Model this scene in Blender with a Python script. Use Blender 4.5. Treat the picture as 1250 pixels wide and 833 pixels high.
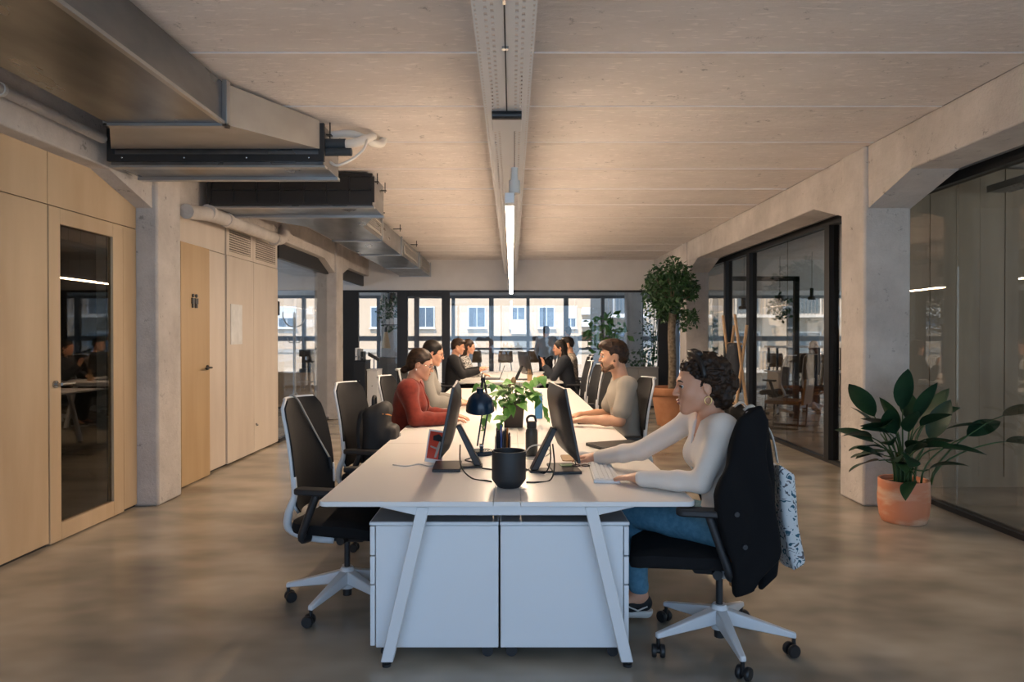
import bpy, math, random
import numpy as np
from mathutils import Vector, Matrix, Euler

for o in list(bpy.data.objects):
    bpy.data.objects.remove(o)
SC = bpy.context.scene
COL = SC.collection
PI = math.pi
rnd = random.Random(7)

# ------------------------------------------------------------------ camera, sky, sun, exposure
CAM_H = 1.46
cam_d = bpy.data.cameras.new('camera')
cam_d.sensor_width = 36.0
cam_d.lens = 24.0
cam_d.clip_start = 0.05
cam_d.clip_end = 300
cam = bpy.data.objects.new('camera', cam_d)
COL.objects.link(cam)
cam.location = (0, 0, CAM_H)
cam.rotation_euler = (math.radians(90 - 0.45), 0, 0)
SC.camera = cam

W = bpy.data.worlds.new('sky')
SC.world = W
W.use_nodes = True
wn = W.node_tree
bg = wn.nodes['Background']
tc = wn.nodes.new('ShaderNodeTexCoord')
sx = wn.nodes.new('ShaderNodeSeparateXYZ')
cr = wn.nodes.new('ShaderNodeValToRGB')
wn.links.new(tc.outputs['Generated'], sx.inputs[0])
wn.links.new(sx.outputs['Z'], cr.inputs[0])
cr.color_ramp.elements[0].position = 0.0
cr.color_ramp.elements[0].color = (0.54, 0.75, 1.0, 1)
cr.color_ramp.elements[1].position = 0.7
cr.color_ramp.elements[1].color = (0.22, 0.47, 1.0, 1)
wn.links.new(cr.outputs[0], bg.inputs[0])
bg.inputs[1].default_value = 3.1

sun_d = bpy.data.lights.new('sun', 'SUN')
sun_d.energy = 9.0
sun_d.angle = math.radians(0.6)
sun_d.color = (1.0, 0.88, 0.72)
sun = bpy.data.objects.new('sun', sun_d)
COL.objects.link(sun)
sun.rotation_euler = Euler((math.radians(36), 0, math.radians(-24)))   # high, from behind the room, on the houses opposite

SC.view_settings.view_transform = 'Standard'
SC.view_settings.look = 'None'
SC.view_settings.exposure = 0.0
SC.view_settings.gamma = 1.0
SC.view_settings.use_curve_mapping = False
LED_POWER = 140.0

# ------------------------------------------------------------------ helpers: materials
MATS = {}
def mat(name, col, rough=0.6, metal=0.0, col2=None, scale=4.0, stretch=(1, 1, 1), bump=0.0, bscale=None,
        rough2=None, detail=4.0, spec=0.5, lo=0.35, hi=0.65, emit=None, estr=0.0, sheen=0.0, sss=0.0):
    if name in MATS:
        return MATS[name]
    m = bpy.data.materials.new(name)
    m.use_nodes = True
    nt = m.node_tree
    b = nt.nodes['Principled BSDF']
    b.inputs['Base Color'].default_value = (*col, 1)
    b.inputs['Roughness'].default_value = rough
    b.inputs['Metallic'].default_value = metal
    b.inputs['Specular IOR Level'].default_value = spec
    if sheen:
        b.inputs['Sheen Weight'].default_value = sheen
    if sss:
        b.inputs['Subsurface Weight'].default_value = sss
        b.inputs['Subsurface Radius'].default_value = (0.012, 0.005, 0.003)
    if emit:
        b.inputs['Emission Color'].default_value = (*emit, 1)
        b.inputs['Emission Strength'].default_value = estr
    if col2 or bump or rough2 is not None:
        t = nt.nodes.new('ShaderNodeTexCoord')
        mp = nt.nodes.new('ShaderNodeMapping')
        mp.inputs['Scale'].default_value = stretch
        nt.links.new(t.outputs['Object'], mp.inputs[0])
        n = nt.nodes.new('ShaderNodeTexNoise')
        n.inputs['Scale'].default_value = scale
        n.inputs['Detail'].default_value = detail
        nt.links.new(mp.outputs[0], n.inputs['Vector'])
        if col2:
            r = nt.nodes.new('ShaderNodeValToRGB')
            r.color_ramp.elements[0].position = lo
            r.color_ramp.elements[1].position = hi
            r.color_ramp.elements[0].color = (*col, 1)
            r.color_ramp.elements[1].color = (*col2, 1)
            nt.links.new(n.outputs['Fac'], r.inputs[0])
            nt.links.new(r.outputs[0], b.inputs['Base Color'])
        if rough2 is not None:
            mr = nt.nodes.new('ShaderNodeMapRange')
            mr.inputs['From Min'].default_value = 0.3
            mr.inputs['From Max'].default_value = 0.7
            mr.inputs['To Min'].default_value = rough
            mr.inputs['To Max'].default_value = rough2
            nt.links.new(n.outputs['Fac'], mr.inputs[0])
            nt.links.new(mr.outputs[0], b.inputs['Roughness'])
        if bump:
            n2 = n
            if bscale:
                n2 = nt.nodes.new('ShaderNodeTexNoise')
                n2.inputs['Scale'].default_value = bscale
                n2.inputs['Detail'].default_value = 6
                nt.links.new(mp.outputs[0], n2.inputs['Vector'])
            bp = nt.nodes.new('ShaderNodeBump')
            bp.inputs['Strength'].default_value = bump
            bp.inputs['Distance'].default_value = 0.02
            nt.links.new(n2.outputs['Fac'], bp.inputs['Height'])
            nt.links.new(bp.outputs[0], b.inputs['Normal'])
    MATS[name] = m
    return m

def glass_mat(name, tint, refl=1.0, rough=0.0):
    m = bpy.data.materials.new(name)
    m.use_nodes = True
    nt = m.node_tree
    nt.nodes.remove(nt.nodes['Principled BSDF'])
    out = nt.nodes['Material Output']
    tr = nt.nodes.new('ShaderNodeBsdfTransparent')
    tr.inputs[0].default_value = (*tint, 1)
    gl = nt.nodes.new('ShaderNodeBsdfGlossy')
    gl.inputs['Roughness'].default_value = rough
    fr = nt.nodes.new('ShaderNodeLayerWeight')
    fr.inputs['Blend'].default_value = 0.5
    pw = nt.nodes.new('ShaderNodeMath'); pw.operation = 'POWER'; pw.inputs[1].default_value = 5.0
    nt.links.new(fr.outputs['Facing'], pw.inputs[0])
    mu = nt.nodes.new('ShaderNodeMath'); mu.operation = 'MULTIPLY_ADD'
    mu.inputs[1].default_value = 0.9
    mu.inputs[2].default_value = 0.04*refl
    mu.use_clamp = True
    nt.links.new(pw.outputs[0], mu.inputs[0])
    mx = nt.nodes.new('ShaderNodeMixShader')
    nt.links.new(mu.outputs[0], mx.inputs[0])
    nt.links.new(tr.outputs[0], mx.inputs[1])
    nt.links.new(gl.outputs[0], mx.inputs[2])
    nt.links.new(mx.outputs[0], out.inputs['Surface'])
    MATS[name] = m
    return m

def floor_mat():
    m = bpy.data.materials.new('polished concrete'); m.use_nodes = True
    nt = m.node_tree; b = nt.nodes['Principled BSDF']
    t = nt.nodes.new('ShaderNodeTexCoord')
    def noise(sc, det, dist=0.0, st=(1, 1, 1)):
        mp = nt.nodes.new('ShaderNodeMapping'); mp.inputs['Scale'].default_value = st
        nt.links.new(t.outputs['Object'], mp.inputs[0])
        n = nt.nodes.new('ShaderNodeTexNoise'); n.inputs['Scale'].default_value = sc
        n.inputs['Detail'].default_value = det; n.inputs['Distortion'].default_value = dist
        nt.links.new(mp.outputs[0], n.inputs['Vector']); return n
    n1 = noise(1.0, 3, 0.3, (0.8, 1.3, 1)); n2 = noise(2.6, 2, 0.0, (0.8, 1.3, 1))
    r1 = nt.nodes.new('ShaderNodeValToRGB')
    r1.color_ramp.elements[0].position = 0.25; r1.color_ramp.elements[1].position = 0.75; r1.color_ramp.interpolation = 'EASE'
    r1.color_ramp.elements[0].color = (0.15, 0.128, 0.096, 1); r1.color_ramp.elements[1].color = (0.50, 0.435, 0.345, 1)
    mixn = nt.nodes.new('ShaderNodeMath'); mixn.operation = 'MULTIPLY_ADD'
    mixn.inputs[1].default_value = 0.35
    sub = nt.nodes.new('ShaderNodeMath'); sub.operation = 'MULTIPLY'; sub.inputs[1].default_value = 0.65
    nt.links.new(n1.outputs['Fac'], sub.inputs[0])
    nt.links.new(n2.outputs['Fac'], mixn.inputs[0]); nt.links.new(sub.outputs[0], mixn.inputs[2])
    nt.links.new(mixn.outputs[0], r1.inputs[0]); nt.links.new(r1.outputs[0], b.inputs['Base Color'])
    mr = nt.nodes.new('ShaderNodeMapRange')
    mr.inputs['From Min'].default_value = 0.0; mr.inputs['From Max'].default_value = 1.0
    mr.inputs['To Min'].default_value = 0.16; mr.inputs['To Max'].default_value = 0.38
    b.inputs['Roughness'].default_value = 0.22
    MATS['floor'] = m
    return m

def concrete_mat(name, c1, c2, pits=True, streak=(1, 1, 1), boards=None):
    m = bpy.data.materials.new(name); m.use_nodes = True
    nt = m.node_tree; b = nt.nodes['Principled BSDF']
    b.inputs['Roughness'].default_value = 0.85; b.inputs['Specular IOR Level'].default_value = 0.25
    t = nt.nodes.new('ShaderNodeTexCoord')
    mp = nt.nodes.new('ShaderNodeMapping'); mp.inputs['Scale'].default_value = streak
    nt.links.new(t.outputs['Object'], mp.inputs[0])
    n = nt.nodes.new('ShaderNodeTexNoise'); n.inputs['Scale'].default_value = 2.2; n.inputs['Detail'].default_value = 8
    n.inputs['Roughness'].default_value = 0.65
    nt.links.new(mp.outputs[0], n.inputs['Vector'])
    r = nt.nodes.new('ShaderNodeValToRGB')
    r.color_ramp.elements[0].position = 0.30; r.color_ramp.elements[1].position = 0.72
    r.color_ramp.elements[0].color = (*c1, 1); r.color_ramp.elements[1].color = (*c2, 1)
    nt.links.new(n.outputs['Fac'], r.inputs[0])
    last = r.outputs[0]
    n3 = nt.nodes.new('ShaderNodeTexNoise'); n3.inputs['Scale'].default_value = 14; n3.inputs['Detail'].default_value = 8
    n3.inputs['Roughness'].default_value = 0.7
    nt.links.new(mp.outputs[0], n3.inputs['Vector'])
    if pits:
        v = nt.nodes.new('ShaderNodeTexNoise'); v.inputs['Scale'].default_value = 9; v.inputs['Detail'].default_value = 10
        v.inputs['Roughness'].default_value = 0.75
        nt.links.new(t.outputs['Object'], v.inputs['Vector'])
        pr = nt.nodes.new('ShaderNodeValToRGB')
        pr.color_ramp.elements[0].position = 0.33; pr.color_ramp.elements[1].position = 0.39
        pr.color_ramp.elements[0].color = (0.45, 0.45, 0.45, 1); pr.color_ramp.elements[1].color = (1, 1, 1, 1)
        nt.links.new(v.outputs['Fac'], pr.inputs[0])
        mx = nt.nodes.new('ShaderNodeMix'); mx.data_type = 'RGBA'; mx.blend_type = 'MULTIPLY'
        mx.inputs['Factor'].default_value = 0.8
        nt.links.new(last, mx.inputs[6]); nt.links.new(pr.outputs[0], mx.inputs[7])
        last = mx.outputs[2]
    if boards:     # pale cement lines left by the formwork boards
        mq = nt.nodes.new('ShaderNodeMapping'); mq.inputs['Scale'].default_value = boards
        nt.links.new(t.outputs['Object'], mq.inputs[0])
        nq = nt.nodes.new('ShaderNodeTexNoise'); nq.inputs['Scale'].default_value = 1.0; nq.inputs['Detail'].default_value = 4
        nq.inputs['Roughness'].default_value = 0.5
        nt.links.new(mq.outputs[0], nq.inputs['Vector'])
        rq = nt.nodes.new('ShaderNodeValToRGB')
        rq.color_ramp.elements[0].position = 0.58; rq.color_ramp.elements[1].position = 0.66
        rq.color_ramp.elements[0].color = (0.97, 0.97, 0.97, 1); rq.color_ramp.elements[1].color = (1.12, 1.12, 1.12, 1)
        nt.links.new(nq.outputs['Fac'], rq.inputs[0])
        mx2 = nt.nodes.new('ShaderNodeMix'); mx2.data_type = 'RGBA'; mx2.blend_type = 'MULTIPLY'; mx2.inputs['Factor'].default_value = 1.0
        nt.links.new(last, mx2.inputs[6]); nt.links.new(rq.outputs[0], mx2.inputs[7])
        last = mx2.outputs[2]
    nt.links.new(last, b.inputs['Base Color'])
    bp = nt.nodes.new('ShaderNodeBump'); bp.inputs['Strength'].default_value = 0.7; bp.inputs['Distance'].default_value = 0.02
    nt.links.new(n3.outputs['Fac'], bp.inputs['Height']); nt.links.new(bp.outputs[0], b.inputs['Normal'])
    MATS[name] = m
    return m

M_floor = floor_mat()
M_ceil = concrete_mat('ceiling concrete', (0.68, 0.615, 0.57), (0.80, 0.735, 0.69), True, (0.6, 1.3, 1), (9.0, 34.0, 1))
M_conc = concrete_mat('column concrete', (0.42, 0.385, 0.355), (0.62, 0.575, 0.535))
M_white = mat('white wall paint', (0.66, 0.63, 0.60), 0.8, col2=(0.70, 0.67, 0.64), scale=3)
M_ply = mat('maple plywood', (0.47, 0.335, 0.20), 0.55, col2=(0.57, 0.425, 0.27), scale=1.6, stretch=(3, 3, 0.5), lo=0.3, hi=0.7, bump=0.03, bscale=6)
M_ply2 = mat('pale birch plywood', (0.56, 0.48, 0.40), 0.55, col2=(0.65, 0.57, 0.485), scale=1.6, stretch=(3, 3, 0.5), lo=0.3, hi=0.7)
M_oak = mat('honey wood door', (0.42, 0.285, 0.150), 0.5, col2=(0.50, 0.355, 0.20), scale=1.4, stretch=(4, 4, 0.4), lo=0.3, hi=0.7)
M_brownply = mat('smoked plywood', (0.26, 0.19, 0.125), 0.55, col2=(0.40, 0.31, 0.215), scale=1.5, stretch=(4, 4, 0.35), lo=0.3, hi=0.7)
M_dark = mat('dark joint', (0.03, 0.027, 0.024), 0.8)
M_blk = mat('black steel', (0.014, 0.015, 0.017), 0.42)
M_blkp = mat('black plastic', (0.018, 0.018, 0.020), 0.5)
M_galv = mat('galvanised steel', (0.16, 0.175, 0.19), 0.34, 1.0, col2=(0.28, 0.30, 0.325), scale=3, stretch=(1, 0.4, 1), rough2=0.26)
M_flan = mat('flange steel', (0.42, 0.43, 0.44), 0.35, 0.85)
M_galvw = mat('pale duct steel', (0.36, 0.34, 0.31), 0.5, 0.5, col2=(0.43, 0.41, 0.38), scale=3)
M_wmetal = mat('white powder coat', (0.74, 0.74, 0.74), 0.4)
M_desk = mat('white laminate', (0.80, 0.77, 0.74), 0.32)
M_ped = mat('white pedestal steel', (0.76, 0.77, 0.78), 0.38)
M_pedtop = mat('grey pedestal top', (0.30, 0.31, 0.32), 0.3)
M_chrome = mat('brushed steel', (0.42, 0.42, 0.42), 0.25, 1.0)
G_door = glass_mat('door glass', (0.62, 0.55, 0.45), 1.6)
G_part = glass_mat('partition glass', (0.93, 0.94, 0.94), 1.3)
G_right = glass_mat('meeting room glass', (0.80, 0.74, 0.66), 1.6)
G_win = glass_mat('window glass', (0.97, 0.98, 0.98), 0.8)

# ------------------------------------------------------------------ helpers: meshes
class MB:
    def __init__(s):
        s.v = []; s.f = []
    def add(s, vs, fs):
        o = len(s.v); s.v += [tuple(v) for v in vs]; s.f += [tuple(i + o for i in f) for f in fs]
        return s
    def box(s, x0, x1, y0, y1, z0, z1, M=None):
        vs = [(x0,y0,z0),(x1,y0,z0),(x1,y1,z0),(x0,y1,z0),(x0,y0,z1),(x1,y0,z1),(x1,y1,z1),(x0,y1,z1)]
        if M is not None: vs = [M @ Vector(v) for v in vs]
        return s.add(vs, [(0,3,2,1),(4,5,6,7),(0,1,5,4),(1,2,6,5),(2,3,7,6),(3,0,4,7)])
    def cbox(s, c, d, M=None):
        return s.box(c[0]-d[0]/2, c[0]+d[0]/2, c[1]-d[1]/2, c[1]+d[1]/2, c[2]-d[2]/2, c[2]+d[2]/2, M)
    def hexa(s, b, t):          # bottom quad, top quad (ccw seen from above)
        return s.add(list(b)+list(t), [(0,3,2,1),(4,5,6,7),(0,1,5,4),(1,2,6,5),(2,3,7,6),(3,0,4,7)])
    def prism(s, poly, fn0, fn1):   # poly of 2d points, fn maps (a,b)->3d for both caps
        n = len(poly)
        vs = [fn0(*p) for p in poly] + [fn1(*p) for p in poly]
        fs = [tuple(range(n))[::-1], tuple(range(n, 2*n))]
        fs += [(i, (i+1) % n, n+(i+1) % n, n+i) for i in range(n)]
        return s.add(vs, fs)
    def tube(s, pts, r, n=8, cap=True, closed=False, flat=1.0):
        pts = [Vector(p) for p in pts]; k = len(pts)
        rs = r if isinstance(r, (list, tuple)) else [r]*k
        up = None; rings = []
        for i, p in enumerate(pts):
            if closed: d = pts[(i+1) % k] - pts[i-1]
            else: d = pts[min(i+1, k-1)] - pts[max(i-1, 0)]
            if d.length < 1e-9: d = Vector((0,0,1))
            d.normalize()
            if up is None:
                up = d.orthogonal().normalized()
                if flat != 1.0:
                    up = Vector((0,0,1)) if abs(d.z) < .9 else Vector((1,0,0))
                    up = (up - d*up.dot(d)).normalized()
            else:
                up = up - d*up.dot(d)
                if up.length < 1e-6: up = d.orthogonal()
                up.normalize()
            sd = d.cross(up)
            rings.append([p + (up*math.cos(2*PI*j/n)*flat + sd*math.sin(2*PI*j/n))*rs[i] for j in range(n)])
        vs = [v for rg in rings for v in rg]; fs = []
        for i in range(k if closed else k-1):
            a = i*n; b = ((i+1) % k)*n
            fs += [(a+j, a+(j+1) % n, b+(j+1) % n, b+j) for j in range(n)]
        if cap and not closed:
            fs += [tuple(range(n))[::-1], tuple(range((k-1)*n, k*n))]
        return s.add(vs, fs)
    def cyl(s, p0, p1, r0, r1=None, n=16):
        return s.tube([p0, p1], [r0, r0 if r1 is None else r1], n)
    def lathe(s, prof, c=(0,0,0), n=32, M=None):
        vs = []; fs = []; k = len(prof)
        for (r, z) in prof:
            for j in range(n):
                v = Vector((c[0]+r*math.cos(2*PI*j/n), c[1]+r*math.sin(2*PI*j/n), c[2]+z))
                vs.append(M @ v if M is not None else v)
        for i in range(k-1):
            fs += [(i*n+j, i*n+(j+1) % n, (i+1)*n+(j+1) % n, (i+1)*n+j) for j in range(n)]
        if prof[0][0] > 1e-6: fs.append(tuple(range(n))[::-1])
        if prof[-1][0] > 1e-6: fs.append(tuple(range((k-1)*n, k*n)))
        return s.add(vs, fs)
    def ell(s, c, r, n=12, m=8, M=None):
        return s.lathe([(max(math.sin(PI*i/m), 1e-4)*1.0, -math.cos(PI*i/m)) for i in range(m+1)], n=n,
                       M=Matrix.Translation(c) @ (M if M is not None else Matrix()) @ Matrix.Diagonal((*r, 1)))
    def build(s, name, m, parent=None, smooth=False, bevel=0.0, seg=2, loc=None):
        me = bpy.data.meshes.new(name)
        vs = s.v
        if loc is not None:
            L = Vector(loc); vs = [tuple(Vector(v)-L) for v in vs]
        me.from_pydata(vs, [], s.f); me.update()
        if m: me.materials.append(m)
        if smooth:
            me.polygons.foreach_set('use_smooth', [True]*len(me.polygons))
            if smooth == 'auto':
                me.set_sharp_from_angle(angle=math.radians(40))
        o = bpy.data.objects.new(name, me); COL.objects.link(o)
        if parent is not None: o.parent = parent
        if loc is not None: o.location = loc
        if bevel:
            bv = o.modifiers.new('bevel', 'BEVEL'); bv.width = bevel; bv.segments = seg
            bv.limit_method = 'ANGLE'; bv.angle_limit = math.radians(40); bv.harden_normals = False
            me.polygons.foreach_set('use_smooth', [True]*len(me.polygons))
            me.set_sharp_from_angle(angle=math.radians(50))
        return o

def tag(o, label=None, cat=None, group=None, kind=None):
    if label: o['label'] = label
    if cat: o['category'] = cat
    if group: o['group'] = group
    if kind: o['kind'] = kind
    return o
def thing(name, label, cat, loc=(0,0,0), rz=0.0, group=None, kind=None):
    o = bpy.data.objects.new(name, None); COL.objects.link(o)
    o.empty_display_size = 0.1
    o.location = loc; o.rotation_euler = (0, 0, rz)
    return tag(o, label, cat, group, kind)
KIDS = {}
def copy_tree(o, parent=None):
    c = o.copy(); COL.objects.link(c)
    if parent is not None: c.parent = parent
    for ch in list(o.children): copy_tree(ch, c)
    return c
def dup(o, loc, rz, label=None, group=None):
    c = copy_tree(o); c.location = loc; c.rotation_euler = (0, 0, rz)
    if label: c['label'] = label
    if group: c['group'] = group
    return c
def struct(name, mb, m, label=None, cat=None, **k):
    o = mb.build(name, m, **k); o['kind'] = 'structure'
    return tag(o, label, cat)
def share(o, name, loc, parent, rot=None):     # another piece with the same mesh
    c = bpy.data.objects.new(name, o.data); COL.objects.link(c); c.parent = parent; c.location = loc
    if rot: c.rotation_euler = rot
    for md in o.modifiers:
        n = c.modifiers.new(md.name, md.type)
        if md.type == 'BEVEL':
            n.width = md.width; n.segments = md.segments; n.limit_method = md.limit_method; n.angle_limit = md.angle_limit
    return c
def arc(cx, cy, r, a0, a1, n):
    return [(cx+r*math.cos(a0+(a1-a0)*i/n), cy+r*math.sin(a0+(a1-a0)*i/n)) for i in range(n+1)]
def rrect(x0, x1, y0, y1, r, n=5):
    return (arc(x1-r, y1-r, r, 0, PI/2, n) + arc(x0+r, y1-r, r, PI/2, PI, n)
            + arc(x0+r, y0+r, r, PI, 1.5*PI, n) + arc(x1-r, y0+r, r, 1.5*PI, 2*PI, n))
def bez(p0, p1, p2, p3, n=10):
    p0, p1, p2, p3 = map(Vector, (p0, p1, p2, p3))
    return [((1-t)**3*p0 + 3*(1-t)**2*t*p1 + 3*(1-t)*t*t*p2 + t**3*p3) for t in [i/n for i in range(n+1)]]
def spline(pts, n=6):
    P = [Vector(p) for p in pts]; out = []
    for i in range(len(P)-1):
        a, b, c, d = P[max(i-1,0)], P[i], P[i+1], P[min(i+2,len(P)-1)]
        for k in range(n):
            t = k/n
            out.append(0.5*((2*b)+(c-a)*t+(2*a-5*b+4*c-d)*t*t+(3*b-a-3*c+d)*t**3))
    out.append(P[-1]); return out
# ------------------------------------------------------------------ THE SETTING
H = 3.07
YB, YE, YP, YW = -2.4, 14.6, 14.6, 19.0       # rear glazing, end of beams, glass partition, outer window wall
struct('floor', MB().box(-8.5, 9.5, YB-0.2, YW+0.2, -0.12, 0.0), M_floor, 'polished warm grey concrete floor with cloudy trowel marks', 'floor')

ceil = struct('ceiling', MB().box(-8.5, 9.5, YB-0.2, YW+0.2, H+0.012, H+0.25), M_ceil, 'board marked pale concrete ceiling', 'ceiling')
y = YB
k = 0
M_ridge = mat('pale cement ridge', (0.86, 0.82, 0.78), 0.8)
M_band = mat('smooth cement band', (0.64, 0.57, 0.525), 0.8, col2=(0.72, 0.65, 0.605), scale=6)
while y < YE - 0.05:
    y1 = min(y + 0.9, YE - 0.02)
    dz = rnd.uniform(-0.004, 0.004)
    MB().box(-3.03, 3.01, y, y1 - 0.016, H + dz, H + 0.02).build('ceiling_slab', M_ceil, ceil, bevel=0.006, seg=1)
    MB().box(-3.03, 3.01, y1-0.009, y1, H-0.006+rnd.uniform(-.003, .003), H+0.02).build('joint_ridge', M_ridge, ceil)
    MB().box(-3.03, 3.01, y1, y1+0.06, H-0.0045, H+0.02).build('joint_band', M_band, ceil)
    y = y1; k += 1

# columns and beams on either side of the aisle
BZ = 2.73
def haunch_beam(name, xa, xb, label):
    bays = [(YB, -0.16), (0.25, 5.82), (6.24, 11.80), (12.22, YE)]
    b = struct(name, MB().box(min(xa, xb), max(xa, xb), YB, YE, BZ, H+0.012), M_conc, label, 'beam', bevel=0.012)
    for cy in (-0.16, 5.82, 11.80):
        for sgn, yc in ((-1, cy), (1, cy + 0.42)):
            poly = [(yc - sgn*0.02, BZ-0.19), (yc - sgn*0.02, BZ+0.03), (yc + sgn*0.62, BZ+0.03), (yc + sgn*0.62, BZ-0.004)]
            e = 0.003 if xa < 0 else -0.003
            MB().prism(poly, lambda a, c: (xa - e, a, c), lambda a, c: (xb + e, a, c)).build('haunch', M_conc, b)
    return b
haunch_beam('beam', -3.06, -3.42, 'rough concrete beam above the plywood wall')
haunch_beam('beam', 3.03, 3.40, 'rough concrete beam above the meeting room glass')
for side, xa, xb in (('plywood', -3.42, -3.02), ('glass', 3.0, 3.40)):
    for cy, wh in ((-0.16, 'beside the rear glazing'), (5.82, 'beside the glazed door' if xa < 0 else 'behind the big leaved plant'),
                   (11.80, 'beside the coat stand room' if xa < 0 else 'behind the ball shaped ficus'), (17.8, 'near the outer windows')):
        z1 = H+0.012
        struct('column', MB().box(xa, xb, cy, cy+0.42, 0, z1), M_conc,
               'square concrete column on the %s side %s' % (side, wh), 'column', bevel=0.022)

# end of the aisle: white lintel, black framed glass
struct('wall_lintel', MB().box(-8.3, 9.3, YP, YP+0.12, 2.43, H+0.012), M_white, 'white lintel wall above the black framed glass', 'wall')
part = thing('window_1', 'black framed glass partition across the end of the aisle', 'partition', kind='structure')
MB().box(-3.66, 3.6, YP-0.02, YP+0.06, 2.385, 2.43).build('head_rail', M_blk, part)
MB().box(-3.28, 3.1, YP, YP+0.05, 0.0, 0.04).build('floor_rail', M_blk, part)
for x0, x1 in ((-3.62, -3.28), (-2.45, -2.23), (-1.50, -1.33), (3.12, 3.36)):
    MB().box(x0, x1, YP-0.03, YP+0.07, 0, 2.4).build('post', M_blk, part)
xs = [-3.28, -2.45]
for x0, x1 in ((-3.28, -2.45), (-2.23, -1.5), (-1.33, -0.44), (-0.43, 0.45), (0.46, 1.34), (1.35, 2.23), (2.24, 3.12)):
    MB().box(x0, x1, YP+0.015, YP+0.025, 0.04, 2.39).build('pane', G_part, part)
MB().box(-2.23, -1.5, YP, YP+0.04, 2.30, 2.385).build('door_rail', M_blk, part)

# outer window wall
win = thing('window_2', 'grey framed outer windows facing the street', 'window', kind='structure')
M_alu = mat('grey aluminium', (0.16, 0.165, 0.17), 0.5)
MB().box(-8.5, 9.5, YW, YW+0.2, 2.58, H+0.012).build('spandrel', M_white, win)
MB().box(-8.5, 9.5, YW-0.02, YW+0.1, 2.50, 2.58).build('head_rail', M_alu, win)
MB().box(-8.5, 9.5, YW-0.02, YW+0.1, 1.31, 1.45).build('transom', M_alu, win)
MB().box(-8.5, 9.5, YW-0.02, YW+0.08, 0.0, 0.08).build('bottom_rail', M_alu, win)
x = -8.96; prev = None; k = 0
while x < 9.5:
    wdt = 0.09 if k % 2 else 0.13
    MB().box(x, x+wdt, YW-0.03, YW+0.1, 0, 2.58).build('mullion', M_alu, win)
    MB().box(x+wdt, x+1.04, YW+0.03, YW+0.04, 1.45, 2.50).build('pane', G_win, win)
    MB().box(x+wdt, x+1.04, YW+0.03, YW+0.04, 0.08, 1.31).build('pane', G_win, win)
    x += 1.04; k += 1

# rear glazing behind the photographer (daylight comes in here)
rear = thing('window_3', 'tall steel window wall at the other end of the office', 'window', kind='structure')
MB().box(-8.5, 9.5, YB-0.1, YB, 2.85, H+0.012).build('head_rail', M_alu, rear)
for i in range(10):
    MB().box(-8.5+i*1.99, -8.42+i*1.99, YB-0.1, YB, 0, 2.85).build('mullion', M_alu, rear)
MB().box(-8.5, 9.5, YB-0.1, YB, 0.0, 0.12).build('bottom_rail', M_alu, rear)

# far side walls, with unseen openings added to let sky brighten the side rooms
struct('wall_far_left', MB().box(-8.5, -8.38, YB, 10, 0, H+0.012).box(-8.5, -8.38, 10, YW, 0, 0.5).box(-8.5, -8.38, 10, YW, 2.8, H+0.012), M_white, 'white outer wall of the rooms behind the plywood', 'wall')
struct('wall_far_right', MB().box(9.38, 9.5, 6.0, 8.0, 0, H+0.012).box(9.38, 9.5, 8.0, YW, 0, 0.5).box(9.38, 9.5, 8.0, YW, 2.8, H+0.012).box(9.38, 9.5, YB, 6.0, 0, 0.5).box(9.38, 9.5, YB, 6.0, 2.8, H+0.012), M_white, 'white outer wall of the rooms behind the glass', 'wall')

# ---- left plywood wall, plane X=-3.2
XL = -3.2
SZ = 2.365
wl = struct('wall_left', MB().box(XL-0.14, XL-0.024, YB, 4.71, 0.0, BZ+0.1).box(XL-0.14, XL-0.024, 5.62, 6.50, 0.0, BZ+0.1).box(XL-0.14, XL-0.024, 7.12, 9.3, 0.0, BZ+0.1)
            .box(XL-0.14, XL-0.024, 4.71, 5.62, SZ-0.01, BZ+0.1).box(XL-0.14, XL-0.024, 6.50, 7.12, SZ-0.01, BZ+0.1), M_dark,
            'plywood clad wall with doors and cupboards', 'wall')
def panel(y0, y1, z0, z1, m, par=None, name='wood_panel', proud=0.0):
    return MB().box(XL-0.024, XL+proud, y0+0.003, y1-0.003, z0+0.003, z1-0.003).build(name, m, par or wl, bevel=0.0015, seg=1)
for y0, y1 in ((-2.3, -0.2), (0.26, 2.5), (2.5, 4.71), (5.62, 5.82)):
    panel(y0, y1, 0.02, SZ, M_ply)
for y0, y1 in ((0.26, 2.5), (2.5, 4.71), (4.71, 5.82)):
    panel(y0, y1, SZ, BZ+0.02, M_ply)
panel(6.24, 6.50, 0.02, SZ, M_ply2); panel(7.12, 7.62, 0.02, SZ, M_ply2)
panel(6.24, 7.62, SZ, BZ+0.02, M_ply2); 
# glazed door
d1 = thing('door_1', 'plywood door with a tall tinted glass panel and lever handle', 'door', kind='structure')
for y0, y1, z0, z1, nm in ((4.715, 4.835, 0.01, SZ-0.004, 'stile'), (5.475, 5.615, 0.01, SZ-0.004, 'stile'),
                           (4.835, 5.475, 2.25, SZ-0.004, 'top_rail'), (4.835, 5.475, 0.01, 0.13, 'bottom_rail')):
    MB().box(XL-0.045, XL+0.004, y0, y1, z0, z1).build(nm, M_ply, d1, bevel=0.002, seg=1)
MB().box(XL-0.026, XL-0.016, 4.835, 5.475, 0.13, 2.25).build('glass_pane', G_door, d1)
def lever(par, y, z, x, sgn, m=M_chrome):
    h = MB().cyl((x, y, z), (x+0.012, y, z), 0.026, n=20).cyl((x+0.01, y, z), (x+0.05, y, z), 0.010)
    h.tube([(x+0.05, y, z), (x+0.05, y+sgn*0.03, z), (x+0.05, y+sgn*0.135, z)], 0.0095)
    return h.build('handle', m, par, smooth='auto')
lever(d1, 4.77, 1.12, XL+0.004, 1)
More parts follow.
